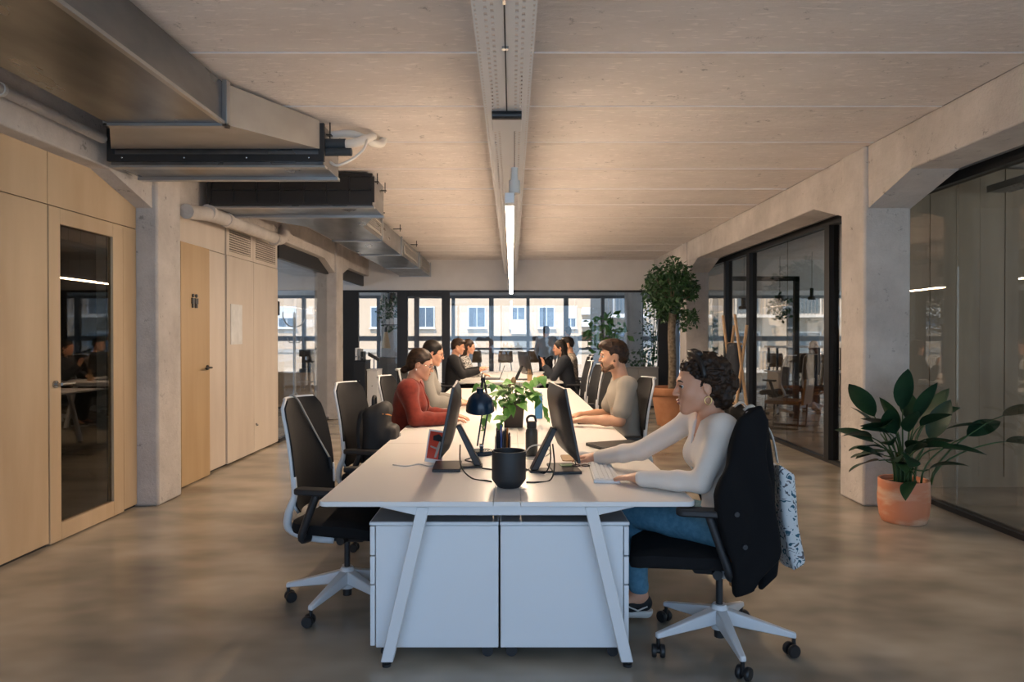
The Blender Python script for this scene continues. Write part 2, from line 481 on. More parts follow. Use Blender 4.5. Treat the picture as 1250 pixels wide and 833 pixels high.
# wash room door
d2 = thing('door_2', 'plain honey wood washroom door with black pictogram', 'door', kind='structure')
MB().box(XL-0.02, XL+0.05, 6.50, 7.115, 0.01, SZ-0.004).build('leaf', M_oak, d2, bevel=0.003)
lever(d2, 7.05, 1.13, XL+0.05, -1, M_blk)
xs_ = XL + 0.051
sg = MB()
for yy in (6.735, 6.805):
    sg.cyl((xs_, yy, 1.855), (xs_+0.012, yy, 1.855), 0.018, n=14)
    sg.box(xs_, xs_+0.012, yy-0.030, yy+0.030, 1.775, 1.832)
    sg.box(xs_, xs_+0.012, yy-0.018, yy+0.018, 1.735, 1.775)
sg.build('pictogram', M_blk, d2)
# cupboards with ventilation grilles above
for i, (y0, y1) in enumerate(((7.63, 8.42), (8.42, 9.29))):
    cb = thing('tall_cupboard', ('pale birch cupboard door carrying a framed notice under a vent' if i == 0 else 'pale birch cupboard door beside the coat stand room'),
               'cupboard', (0, 0, 0))
    cb['kind'] = 'structure'
    MB().box(XL-0.02, XL+0.015, y0+0.003, y1-0.003, 0.02, SZ-0.003).build('door_leaf', M_ply2, cb, bevel=0.002, seg=1)
    fr = MB().box(XL-0.02, XL+0.01, y0+0.003, y1-0.003, SZ+0.003, SZ+0.05).box(XL-0.02, XL+0.01, y0+0.003, y1-0.003, SZ+0.30, BZ+0.02)
    fr.box(XL-0.02, XL+0.01, y0+0.003, y0+0.08, SZ+0.05, SZ+0.30).box(XL-0.02, XL+0.01, y1-0.08, y1-0.003, SZ+0.05, SZ+0.30)
    fr.build('vent_frame', M_ply2, cb)
    sl0 = None
    for q in range(9):
        zz = SZ + 0.065 + q*0.027
        if sl0 is None:
            sl0 = MB().box(XL-0.015, XL+0.006, y0+0.08, y1-0.08, -0.007, 0.007, Matrix.Translation((0, 0, zz)) ).build('vent_slat', M_ply2, cb)
        else:
            share(sl0, 'vent_slat', (0, 0, q*0.027), cb)
    if i == 1:
        MB().cyl((XL+0.015, y0+0.06, 0.36), (XL+0.03, y0+0.06, 0.36), 0.012).box(XL+0.03, XL+0.036, y0+0.03, y0+0.09, 0.34, 0.352).build('lock', M_chrome, cb)
tag(MB().box(XL+0.017, XL+0.024, 7.72, 8.04, 1.36, 1.82).build('notice', mat('notice paper', (0.62, 0.62, 0.60), 0.35, col2=(0.74, 0.74, 0.72), scale=9), None),
    'pale paper notice in a clear sleeve on the cupboard', 'notice')
# left glass room screen
lg = thing('window_4', 'frameless glass wall of the coat stand room', 'partition', kind='structure')
MB().box(XL-0.03, XL+0.03, 9.3, 14.6, 0, 0.05).build('floor_rail', M_blk, lg)
MB().box(XL-0.03, XL+0.03, 9.3, 14.6, 2.52, 2.74).build('head_rail', M_blk, lg)
for y0, y1 in ((9.3, 10.5), (10.52, 11.8)):
    MB().box(XL-0.005, XL+0.005, y0, y1, 0.05, 2.52).build('pane', G_part, lg)
# rooms behind the plywood wall
struct('wall_left_inner', MB().box(-8.38, XL-0.14, 9.2, 9.3, 0, H), M_white, 'white wall between the closed office and the glass room', 'wall')
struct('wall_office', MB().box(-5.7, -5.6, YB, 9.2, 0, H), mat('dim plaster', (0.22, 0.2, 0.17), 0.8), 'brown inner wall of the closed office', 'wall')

# ---- right glass, plane X=3.67
XR = 3.67
GZ = 2.78
rg = thing('window_5', 'black framed glass wall of the right hand rooms', 'partition', kind='structure')
MB().box(XR-0.04, XR+0.05, YB, 14.6, 0.0, 0.04).build('floor_rail', M_blk, rg)
MB().box(XR-0.05, XR+0.05, YB, 14.6, GZ-0.06, GZ+0.02).build('head_rail', M_blk, rg)
MB().box(XR-0.02, XR+0.12, YB, 14.6, GZ+0.02, H+0.012).build('upstand', M_white, rg)
for y0, w_ in ((7.78, 0.12), (10.40, 0.12), (11.55, 0.10), (14.45, 0.1)):
    MB().box(XR-0.06, XR+0.06, y0, y0+w_, 0.04, GZ-0.06).build('post', M_blk, rg)
yy = [YB, -0.6, 1.2, 3.0, 4.55, 5.62, 7.78]
for a, b in list(zip(yy[:-1], yy[1:])) + [(7.9, 9.1), (9.1, 10.40), (10.52, 11.55), (11.65, 13.0), (13.0, 14.45)]:
    MB().box(XR-0.006, XR+0.006, a+0.004, b-0.004, 0.04, GZ-0.06).build('pane', G_right, rg)
MB().cyl((XR-0.09, 7.96, 1.0), (XR-0.09, 7.96, 1.32), 0.012).build('door_pull', M_blk, rg, smooth='auto')
# plywood cross wall inside the meeting room
cw = struct('wall_meeting_room', MB().box(3.72, 9.38, 6.60, 6.72, 0, H), M_dark, 'brown plywood cross wall of the meeting room', 'wall')
xx = [3.74, 4.02, 4.27, 4.50, 4.74, 5.15, 5.9, 6.9, 8.1, 9.37]
for a, b in zip(xx[:-1], xx[1:]):
    dz = rnd.uniform(0, 0.012)
    MB().box(a+0.002, b-0.002, 6.575-dz, 6.60, 0.10, H-0.01).build('wood_panel', M_brownply, cw)
MB().box(3.72, 9.38, 6.57, 6.6, 0, 0.10).build('skirting', M_brownply, cw)

# ------------------------------------------------------------------ ventilation ducts
def seg_box(mb, a, b):    # a,b = (x0,x1,y,z0,z1)
    return mb.hexa([(a[0],a[2],a[3]),(a[1],a[2],a[3]),(b[1],b[2],b[3]),(b[0],b[2],b[3])],
                   [(a[0],a[2],a[4]),(a[1],a[2],a[4]),(b[1],b[2],b[4]),(b[0],b[2],b[4])])
def flange(par, x0, x1, yc, z0, z1, w=0.018, t=0.035, m=None):
    f = MB().box(x0-w, x1+w, yc-t/2, yc+t/2, z0-w, z0).box(x0-w, x1+w, yc-t/2, yc+t/2, z1, z1+w)
    f.box(x0-w, x0, yc-t/2, yc+t/2, z0, z1).box(x1, x1+w, yc-t/2, yc+t/2, z0, z1)
    return f.build('flange', m or M_flan, par, bevel=0.003, seg=1)
dA = thing('air_duct', 'wide galvanised duct feeding the first ceiling fan coil', 'air duct', (-2.1, 3, 2.75), 0)
def loc_build(mb, name, m, par, **k):
    mb.v = [tuple(Vector(v) - Vector(par.location)) for v in mb.v]
    return mb.build(name, m, par, **k)
class LP:   # build in world coordinates under a translated parent
    def __init__(s, par): s.p = par
    def __call__(s, mb, name, m, **k): return loc_build(mb, name, m, s.p, **k)
LA = LP(dA)
LA(seg_box(MB(), (-2.5, -1.79, 1.2, 2.775, 3.03), (-2.5, -1.79, 4.25, 2.775, 3.03)), 'duct_body', M_galv)
LA(MB().box(-1.80, -1.772, 1.2, 4.25, 2.765, 2.785), 'edge_seam', M_flan)
LA(seg_box(MB(), (-2.5, -1.79, 4.25, 2.775, 3.03), (-2.96, -1.42, 5.05, 2.84, 3.05)), 'transition_piece', M_galvw)
f = MB().box(-2.53, -1.76, 4.225, 4.275, 2.755, 2.777).box(-1.792, -1.76, 4.225, 4.275, 2.755, 3.045).box(-2.53, -2.5, 4.225, 4.275, 2.755, 3.045)
LA(f, 'flange', M_flan, bevel=0.003, seg=1)
def fancoil(label, x0, x1, y0, y1, z0, z1, grille):
    t = thing('fan_coil_unit', label, 'air unit', ((x0+x1)/2, (y0+y1)/2, z0))
    L = LP(t)
    L(MB().box(x0, x1, y0+0.03, y1, z0+0.012, z1), 'casing', M_galv, bevel=0.004, seg=1)
    L(MB().box(x0-0.01, x1+0.01, y0+0.03, y0+0.10, z0-0.004, z0+0.012).box(x0-0.01, x1+0.01, y1-0.06, y1, z0-0.012, z0+0.012), 'bottom_rail', M_flan)
    L(MB().box(x0-0.012, x1+0.012, y0-0.0, y0+0.03, z0+0.035, z0+0.085) if not grille else MB().box(x0, x1, y0+0.012, y0+0.03, z0+0.02, z1), 'front_bar' if not grille else 'filter_panel', M_blk)
    if not grille:
        for i in range(4):
            xx = x0+0.1+(x1-x0-0.2)*i/3
            L(MB().ell((xx, y0, z0+0.06), (0.008, 0.006, 0.008), 8, 6), 'screw', M_chrome)
        L(MB().box(x0-0.012, x0+0.03, y0, y0+0.03, z0+0.085, z1), 'front_frame', M_blk)
        L(MB().box(x1-0.03, x1+0.012, y0, y0+0.03, z0+0.085, z1), 'front_frame', M_blk)
    else:
        g = MB().box(x0, x1, y0-0.006, y0+0.012, z0+0.02, z0+0.045).box(x0, x1, y0-0.006, y0+0.012, z1-0.03, z1)
        for i in range(8):
            xx = x0 + (x1-x0)*i/7
            w_ = 0.02 if i in (0, 7) else (0.016 if i == 4 else 0.006)
            g.box(xx-w_, xx+w_, y0-0.006, y0+0.012, z0+0.045, z1-0.03)
        zm = (z0+0.045+z1-0.03)/2
        g.box(x0, x1, y0-0.006, y0+0.012, zm-0.006, zm+0.006)
        L(g, 'grille_frame', M_blk)
    for yy_ in (y0+0.12, y1-0.06):
        L(MB().box(x1, x1+0.04, yy_-0.02, yy_+0.02, z1-0.06, z1-0.052).cyl((x1+0.025, yy_, z1-0.08), (x1+0.025, yy_, H), 0.005), 'hanger', M_blk)
    return t
fancoil('galvanised fan coil unit with white insulated pipes at its side', -2.98, -1.40, 5.05, 5.52, 2.715, 3.03, False)
fancoil('galvanised fan coil unit with a black filter grille front', -2.95, -1.36, 6.66, 7.25, 2.715, 3.04, True)
pp = thing('insulated_pipes', 'bundle of white lagged pipes curling at the first fan coil', 'pipes', (-1.2, 5.3, 2.8))
L = LP(pp)
M_lag = mat('white pipe lagging', (0.62, 0.60, 0.56), 0.7)
M_blkr = mat('black rubber lagging', (0.03, 0.04, 0.05), 0.7)
L(MB().tube(spline([(-1.38, 5.22, 2.99), (-1.25, 5.22, 3.0), (-1.17, 5.25, 2.99), (-1.10, 5.35, 2.97), (-1.06, 5.5, 3.0), (-1.05, 5.6, 3.06)]), 0.030, 12), 'lagged_pipe', M_lag, smooth=True)
L(MB().tube(spline([(-1.38, 5.15, 2.90), (-1.27, 5.15, 2.90), (-1.18, 5.17, 2.92), (-1.12, 5.25, 2.97), (-1.10, 5.4, 3.03)]), 0.034, 12), 'lagged_pipe', M_lag, smooth=True)
L(MB().cyl((-1.40, 5.15, 2.90), (-1.25, 5.15, 2.90), 0.042).cyl((-1.40, 5.12, 2.835), (-1.2, 5.12, 2.835), 0.03), 'rubber_sleeve', M_blkr, smooth='auto')
L(MB().tube(spline([(-1.10, 5.2, 2.95), (-1.12, 5.15, 2.86), (-1.2, 5.12, 2.78), (-1.3, 5.1, 2.73), (-1.36, 5.12, 2.76)]), 0.010, 8), 'drain_hose', M_lag, smooth=True)
# straight duct
dB = thing('air_duct', 'straight bright galvanised duct with side grilles running to the end wall', 'air duct', (-2.06, 10, 2.72))
L = LP(dB)
cuts = [7.27, 8.0, 9.15, 10.76, 12.8, 14.56]
L(seg_box(MB(), (-2.9, -1.45, 7.27, 2.74, 3.03), (-2.38, -1.74, 8.0, 2.73, 3.0)), 'transition_piece', M_galv)
for a, b in zip(cuts[1:-1], cuts[2:]):
    L(MB().box(-2.38, -1.74, a, b, 2.73, 3.0), 'duct_section', M_galv)
    L(MB().box(-2.4, -1.72, b-0.05, b-0.005, 2.71, 2.73).box(-1.74, -1.72, b-0.05, b-0.005, 2.71, 3.02).box(-2.4, -2.38, b-0.05, b-0.005, 2.71, 3.02), 'flange', M_flan, bevel=0.003, seg=1)
for a, b in ((8.15, 9.05), (11.0, 12.5), (13.0, 14.4)):
    L(MB().box(-1.74, -1.725, a, b, 2.78, 2.80).box(-1.74, -1.725, a, b, 2.93, 2.95).box(-1.74, -1.725, a, a+0.03, 2.80, 2.93).box(-1.74, -1.725, b-0.03, b, 2.80, 2.93), 'grille_frame', M_galvw)
    for q in range(5):
        L(MB().box(-1.739, -1.73, a+0.03, b-0.03, 2.806+q*0.026, 2.814+q*0.026), 'grille_slat', M_galvw)
for yy_ in (8.6, 9.9, 11.6):
    L(MB().box(-1.72, -1.60, yy_-0.015, yy_+0.015, 3.0, 3.01).cyl((-1.62, yy_, 2.97), (-1.62, yy_, H), 0.006), 'hanger', M_blk)
# pipes along the beam
pz = thing('conduit_pipe', 'thin grey painted conduit clipped along the concrete beam', 'pipe', (-2.97, 2, 2.86))
L = LP(pz)
L(MB().cyl((-2.99, YB, 2.90), (-2.99, 5.0, 2.90), 0.034), 'pipe', M_conc, smooth='auto')
for yy_ in (1.0, 2.6, 4.0):
    L(MB().lathe([(0.036, -0.012), (0.042, -0.012), (0.042, 0.012), (0.036, 0.012)], n=16, M=Matrix.Translation((-2.99, yy_, 2.90)) @ Matrix.Rotation(PI/2, 4, 'X')), 'pipe_clip', M_lag)
pz2 = thing('drain_pipe', 'thick concrete coloured drain pipe hung under the beam past the column', 'pipe', (-3.0, 7.5, 2.6))
L = LP(pz2)
L(MB().tube(spline([(-2.985, 6.27, 2.60), (-2.985, 6.45, 2.62), (-2.97, 6.8, 2.655), (-2.97, 7.5, 2.67), (-2.97, 8.6, 2.68)]), 0.068, 14), 'pipe', M_conc, smooth='auto')
L(MB().tube(spline([(-2.97, 8.6, 2.68), (-2.98, 8.8, 2.70), (-2.98, 8.95, 2.78), (-2.985, 9.0, 2.9)]), 0.068, 14), 'elbow', M_conc, smooth='auto')
for yy_ in (6.7, 7.1, 8.55):
    L(MB().lathe([(0.066, -0.03), (0.08, -0.03), (0.08, 0.03), (0.066, 0.03)], n=16, M=Matrix.Translation((-2.97, yy_, 2.665)) @ Matrix.Rotation(PI/2, 4, 'X')), 'pipe_collar', M_conc)

# ------------------------------------------------------------------ cable tray and linear lamp over the desks
XT = -0.03; ZT = 2.75
tray = thing('cable_tray', 'long white perforated cable tray along the middle of the ceiling', 'cable tray', (XT, 2, ZT))
L = LP(tray)
def perforated(fn, breaks, holes, y0, y1, per, hl):
    """sheet cut from x breaks; cells listed in holes are open for hl of every period"""
    mb = MB(); n = int((y1-y0)/per)
    for c in range(len(breaks)-1):
        a, b = breaks[c], breaks[c+1]
        if c in holes:
            off = per/2 if holes[c] else 0
            yy = y0
            for i in range(n):
                s0 = y0+i*per+off; e0 = s0+per-hl
                mb.add([fn(a, s0), fn(b, s0), fn(b, e0), fn(a, e0)], [(0, 1, 2, 3)])
        else:
            mb.add([fn(a, y0), fn(b, y0), fn(b, y1), fn(a, y1)], [(0, 1, 2, 3)])
    return mb
br = [-.105, -.083, -.070, -.056, -.043, .043, .056, .070, .083, .105]
mb = perforated(lambda a, y: (XT+a, y, ZT), br, {1: 0, 3: 1, 5: 1, 7: 0}, 1.6, 14.3, 0.055, 0.026)
o = L(mb, 'tray_floor', M_wmetal); o.modifiers.new('thick', 'SOLIDIFY').thickness = 0.002
for sgn in (-1, 1):
    mb = perforated(lambda a, y: (XT+sgn*(.105+0.10*(a-ZT)), y, a), [ZT, ZT+.018, ZT+.034, ZT+.06], {1: 0}, 1.6, 14.3, 0.04, 0.02)
    o = L(mb, 'tray_side', M_wmetal); o.modifiers.new('thick', 'SOLIDIFY').thickness = 0.002
    mb = perforated(lambda a, y: (XT+sgn*(.105+a), y, ZT-0.001), [0.0, 0.008, 0.016, 0.024], {1: 0}, 1.6, 14.3, 0.04, 0.02)
    o = L(mb, 'tray_lip', M_wmetal); o.modifiers.new('thick', 'SOLIDIFY').thickness = 0.002
for yy_ in (2.4, 4.2, 6.0, 8.0, 10.0, 12.0, 14.0):
    L(MB().cyl((XT-0.09, yy_, ZT), (XT-0.09, yy_, H-.014), 0.004), 'threaded_rod', M_chrome)
    L(MB().cyl((XT+0.09, yy_, ZT), (XT+0.09, yy_, H-.014), 0.004), 'threaded_rod', M_chrome)
L(MB().cyl((XT, 1.6, ZT-0.012), (XT, 4.2, ZT-0.012), 0.0035, n=6), 'cable', M_blkp)
for yy_ in (2.55, 3.05):
    L(MB().cbox((XT, yy_, ZT-0.01), (0.03, 0.02, 0.012)) if yy_ > 3 else MB().cbox((XT, yy_, ZT-0.014), (0.012, 0.16, 0.012)), 'cable_clip', M_chrome)
L(MB().cyl((XT-0.085, 3.93, ZT-0.025), (XT+0.085, 3.93, ZT-0.025), 0.024), 'driver', M_blk, smooth='auto')
L(MB().box(XT-0.088, XT+0.088, 3.97, 4.22, ZT-0.03, ZT), 'cover_plate', M_wmetal, bevel=0.004)
M_led = mat('lit lamp diffuser', (1, 1, 1), 0.4, emit=(1.0, 0.75, 0.53), estr=LED_POWER)
lamp = thing('linear_lamp', 'lit slim linear pendant lamp hanging below the cable tray', 'lamp', (XT+0.02, 9, 2.3))
L = LP(lamp)
XQ = XT + 0.015
L(MB().box(XQ-0.024, XQ+0.024, 4.30, 13.3, 2.275, 2.2935), 'diffuser', M_led)
L(MB().box(XQ-0.027, XQ+0.027, 4.30, 13.3, 2.294, 2.338), 'housing', M_wmetal)
L(MB().box(XQ-0.030, XQ+0.030, 4.20, 4.30, 2.275, 2.34), 'end_cap', M_wmetal, bevel=0.004)
L(MB().box(XQ-0.03, XQ+0.03, 13.3, 13.38, 2.275, 2.34), 'end_cap', M_wmetal, bevel=0.004)
L(MB().cyl((XQ+0.03, 4.24, 2.34), (XQ+0.03, 4.24, 2.42), 0.035).cyl((XQ+0.03, 4.24, 2.42), (XQ+0.03, 4.24, 2.50), 0.022), 'socket', M_lag, smooth='auto')
for yy_ in (4.24, 7.2, 10.2, 13.3):
    L(MB().cyl((XQ+0.03, yy_, 2.33), (XQ+0.03, yy_, ZT), 0.003, n=6), 'suspension_wire', M_chrome)
# ------------------------------------------------------------------ BENCH DESKS
XC = -0.022          # middle of the bench
DW = 0.82            # half width
DZ = 0.74
M_lam_edge = mat('laminate edge', (0.70, 0.68, 0.66), 0.4)
def bench(label, y0, n, length, first_round):
    t = thing('bench_desk', label, 'desk', (XC, y0, 0), group=None)
    for i in range(n):
        a = y0 + i*length; b = a + length - 0.006
        for sgn in (-1, 1):
            xi, xo = sgn*0.060, sgn*DW
            x0_, x1_ = min(xi, xo), max(xi, xo)
            r = 0.035
            poly = rrect(x0_, x1_, a-y0, b-y0, r, 4) if (i == 0) else [(x1_, b-y0), (x0_, b-y0), (x0_, a-y0), (x1_, a-y0)]
            if i == 0:   # only the outer near corner is rounded
                if sgn < 0: poly = [(x1_, b-y0), (x0_, b-y0)] + arc(x0_+r, a-y0+r, r, PI, 1.5*PI, 5) + [(x1_, a-y0)]
                else: poly = [(x1_, b-y0), (x0_, b-y0), (x0_, a-y0)] + arc(x1_-r, a-y0+r, r, 1.5*PI, 2*PI, 5)
            MB().prism(poly, lambda p, q: (p, q, DZ-0.022), lambda p, q: (p, q, DZ)).build('desktop', M_desk, t, bevel=0.002, seg=1)
        MB().box(-0.0575, 0.0575, a-y0+0.002, b-y0, DZ-0.02, DZ-0.001).build('cable_flap', M_desk, t)
    MB().box(-0.10, 0.10, 0.30, n*length-0.3, 0.60, 0.62).build('cable_channel', M_wmetal, t)
    for i in range(n+1):
        yy = 0.035 if i == 0 else (n*length-0.075 if i == n else i*length-0.02)
        fr = MB().prism([(-0.56, DZ-0.024), (-0.56, DZ-0.032), (-0.40, DZ-0.068), (0.40, DZ-0.068), (0.56, DZ-0.032), (0.56, DZ-0.024)],
                        lambda p, q: (p, yy, q), lambda p, q: (p, yy+0.04, q))
        fr.build('crossbar', M_wmetal, t, bevel=0.003, seg=1)
        for sgn in (-1, 1):
            lg_ = MB().hexa([(sgn*0.528-0.027, yy-0.003, 0.025), (sgn*0.528+0.027, yy-0.003, 0.025), (sgn*0.528+0.027, yy+0.04, 0.025), (sgn*0.528-0.027, yy+0.04, 0.025)],
                            [(sgn*0.368-0.027, yy-0.003, DZ-0.03), (sgn*0.368+0.027, yy-0.003, DZ-0.03), (sgn*0.368+0.027, yy+0.04, DZ-0.03), (sgn*0.368-0.027, yy+0.04, DZ-0.03)])
            l = lg_.build('leg', M_wmetal, t, bevel=0.003, seg=1)
            MB().cyl((sgn*0.532, yy+0.02, 0.0), (sgn*0.532, yy+0.02, 0.012), 0.02).cyl((sgn*0.532, yy+0.02, 0.012), (sgn*0.532, yy+0.02, 0.026), 0.009).build('foot', M_blkp, l, smooth='auto')
    return t
bench('long white bench desk with slanted legs and two drawer pedestals below', 2.95, 4, 1.60, True)
bench('far white bench desk where the person in the hooded top sits', 10.55, 2, 1.60, True)

# pedestals: drawers face outward (local +x)
def pedestal():
    t = thing('drawer_pedestal', 'white', 'drawer unit')
    MB().box(-0.29, 0.262, -0.21, 0.21, 0.055, 0.605).build('body', M_ped, t, bevel=0.004)
    MB().box(-0.292, 0.29, -0.212, 0.212, 0.607, 0.622).build('top', M_ped, t, bevel=0.003)
    MB().box(-0.285, 0.283, -0.206, 0.206, 0.622, 0.6235).build('top_mat', M_pedtop, t)
    for z0, z1 in ((0.062, 0.335), (0.341, 0.465), (0.471, 0.602)):
        d = MB().box(0.266, 0.288, -0.207, 0.207, z0, z1).build('drawer', M_ped, t, bevel=0.003)
        MB().box(0.2885, 0.296, -0.05, 0.05, z1-0.03, z1-0.02).build('pull', M_chrome, d)
    for x in (-0.24, 0.22):
        for yy in (-0.165, 0.165):
            MB().cyl((x, yy-0.012, 0.026), (x, yy+0.012, 0.026), 0.026, n=16).box(x-0.012, x+0.02, yy-0.01, yy+0.01, 0.03, 0.055).build('caster', M_blkp, t, smooth='auto')
    return t
pd = pedestal()
spots = [(-0.351, 3.27, PI, 'white drawer pedestal under the bench beside the empty chair'), (0.238, 3.27, 0, 'white drawer pedestal under the bench at the feet of the person in white')]
for i, (x, y_, rz, lb) in enumerate(spots):
    if i == 0:
        pd.location = (x, y_, 0); pd.rotation_euler = (0, 0, rz); pd['label'] = lb
    else: dup(pd, (x, y_, 0), rz, lb)

# ------------------------------------------------------------------ OFFICE CHAIRS (local +x is forward)
M_seat = mat('black seat fabric', (0.008, 0.008, 0.009), 0.9, bump=0.1, bscale=220, spec=0.25)
M_mesh = mat('black mesh back', (0.010, 0.010, 0.011), 0.7, bump=0.1, bscale=160, spec=0.3)
M_wplas = mat('white chair plastic', (0.66, 0.67, 0.68), 0.38)
M_rub = mat('caster rubber', (0.012, 0.012, 0.013), 0.45)
def chair_proto(spin=0.0, sf=0.0, lean=0.0, az=0.685, ad=0.0):
    t = thing('office_chair', 'x', 'chair')
    for i in range(5):
        a = spin + i*2*PI/5
        M = Matrix.Rotation(a, 4, 'Z')
        sp = MB().hexa([M @ Vector(v) for v in ((0.02, -0.030, 0.115), (0.335, -0.014, 0.082), (0.335, 0.014, 0.082), (0.02, 0.030, 0.115))],
                       [M @ Vector(v) for v in ((0.02, -0.026, 0.185), (0.335, -0.012, 0.106), (0.335, 0.012, 0.106), (0.02, 0.026, 0.185))])
        s_ = sp.build('base_spoke', M_wplas, t, bevel=0.006)
        c_ = MB()
        tl = M @ Matrix.Translation((0.325, 0, 0)) @ Matrix.Rotation(1.1+i*1.3, 4, 'Z')
        for off in (-0.019, 0.019):
            c_.lathe([(0.008, -0.011), (0.026, -0.011), (0.030, -0.006), (0.030, 0.006), (0.026, 0.011), (0.008, 0.011)], n=18,
                     M=tl @ Matrix.Translation((0.012, off, 0.030)) @ Matrix.Rotation(PI/2, 4, 'X'))
        c_.cyl(tl @ Vector((0.012, -0.012, 0.030)), tl @ Vector((0.012, 0.012, 0.030)), 0.012, n=10)
        c_.cyl(tl @ Vector((0, 0, 0.03)), tl @ Vector((0, 0, 0.095)), 0.009, n=8)
        c_.build('caster', M_rub, s_, smooth='auto')
    MB().lathe([(0.036, 0.085), (0.040, 0.10), (0.040, 0.185), (0.030, 0.200)], n=24).build('hub', M_wplas, t, smooth='auto')
    MB().cyl((0, 0, 0.045), (0, 0, 0.09), 0.024).build('lift_foot', M_blkp, t, smooth='auto')
    MB().cyl((0, 0, 0.2), (0, 0, 0.36), 0.016).build('gas_lift', M_blkp, t, smooth='auto')
    me = MB().hexa([(-0.16, -0.05, 0.345), (0.12, -0.07, 0.355), (0.12, 0.07, 0.355), (-0.16, 0.05, 0.345)],
                   [(-0.18, -0.08, 0.385), (0.15, -0.12, 0.425), (0.15, 0.12, 0.425), (-0.18, 0.08, 0.385)]).build('tilt_mechanism', M_blkp, t, bevel=0.01)
    MB().cyl((0.02, -0.13, 0.375), (0.02, 0.13, 0.375), 0.022, n=16).build('tension_knob', M_rub, me, smooth='auto')
    # seat cushion
    st = MB(); n = 7
    prof = [(0.0, 0.0), (0.012, 0.02), (0.045, 0.03), (0.075, 0.022), (0.09, 0.0)]
    ring = rrect(-0.235+sf, 0.255+sf, -0.245, 0.245, 0.10, 6)
    rows = []
    for (h, o_) in ((0.0, -0.03), (0.008, -0.005), (0.03, 0.0), (0.058, -0.006), (0.072, -0.03), (0.076, -0.10)):
        rows.append([((0.01+sf+(px-sf-0.01)*(1+o_/0.25)), py*(1+o_/0.25), 0.425+h - (0.03*max(0, (px-sf-0.12)/0.13)**2)) for px, py in ring])
    k = len(ring)
    vs = [v for r_ in rows for v in r_]; fs = []
    for i in range(len(rows)-1):
        fs += [(i*k+j, i*k+(j+1) % k, (i+1)*k+(j+1) % k, (i+1)*k+j) for j in range(k)]
    fs += [tuple(range(k))[::-1], tuple(range((len(rows)-1)*k, len(rows)*k))]
    st.add(vs, fs).build('seat', M_seat, t, smooth='auto')
    # backrest: curved panel with a white rim
    def bx(v): return sf - 0.225 - (0.085+lean)*v + 0.022*math.sin(v*PI) - 0.04*max(0, v-0.7)**1.5
    def bw(v): return 0.215 + 0.02*math.sin(v*PI*0.8) - 0.030*v
    NV, NU = 14, 8
    z0, z1 = 0.53, 1.115
    def pt(u, v, d):
        w = bw(v); rr = 0.06
        if v > 0.86:
            w = w - 0.05*(1-math.sqrt(max(0, 1-((v-0.86)/0.14)**2)))
        if v < 0.10:
            w = w - 0.04*(1-math.sqrt(max(0, 1-((0.10-v)/0.10)**2)))
        return Vector((bx(v) + 0.055*u*u + d, u*w, z0+(z1-z0)*v))
    vs = []; fs = []
    for d in (0.0, -0.022):
        for i in range(NV+1):
            for j in range(NU+1):
                u = -1+2*j/NU
                e = 0.0 if (0 < i < NV and 0 < j < NU) else (-0.006 if d == 0 else 0.006)
                vs.append(pt(u, i/NV, d+e))
    S = (NV+1)*(NU+1)
    for i in range(NV):
        for j in range(NU):
            a = i*(NU+1)+j
            fs.append((a, a+1, a+NU+2, a+NU+1)); fs.append((S+a, S+a+NU+1, S+a+NU+2, S+a+1))
    edge = ([j for j in range(NU+1)] + [i*(NU+1)+NU for i in range(1, NV+1)] + [NV*(NU+1)+j for j in range(NU-1, -1, -1)] + [i*(NU+1) for i in range(NV-1, 0, -1)])
    for a, b in zip(edge, edge[1:]+edge[:1]): fs.append((a, S+a, S+b, b))
    bk = MB().add(vs, fs).build('backrest', M_mesh, t, smooth='auto')
    rim = [pt(1.0, 1-i/NV, -0.024) for i in range(NV+1)]
    rimL = [pt(-1.0, i/NV, -0.024) for i in range(NV+1)]
    top = [pt(-1+2*j/NU, 1.0, -0.024) for j in range(1, NU)]
    full = rimL + top + rim
    MB().tube(full, 0.0095, 8).build('back_rim', M_wplas, bk, smooth=True)
    for sgn in (-1, 1):
        a = pt(sgn, 0.16, -0.02)
        path = spline([a + Vector((0, 0, 0.10)), a, (a.x-0.035, a.y*0.98, 0.53), (sf-0.245, sgn*0.175, 0.44), (sf*0.8-0.16, sgn*0.12, 0.385), (sf*0.3-0.05, sgn*0.06, 0.36)], 5)
        MB().tube(path, [0.010+0.012*min(1, i/9) for i in range(len(path))], 8).build('back_support', M_wplas, t, smooth=True)
        # arm
        ax = -0.02+sf+ad
        pst = MB().tube(spline([(ax-0.10, sgn*0.20, 0.41), (ax-0.10, sgn*0.275, 0.43), (ax-0.075, sgn*0.285, 0.50), (ax-0.01, sgn*0.285, az-0.025)], 5), 0.020, 8, flat=1.4)
        ar = pst.build('arm_post', M_blkp, t, smooth=True)
        MB().prism(rrect(ax-0.13, ax+0.13, sgn*0.285-0.042, sgn*0.285+0.042, 0.035, 5), lambda p, q: (p, q, az-0.03), lambda p, q: (p, q, az)).build('arm_pad', M_blkp, ar, bevel=0.008)
    return t
ch = chair_proto(0.80)
ch2 = chair_proto(0.515, 0.16, -0.02, 0.712, -0.06)
CH = 'office chairs around the bench desks'
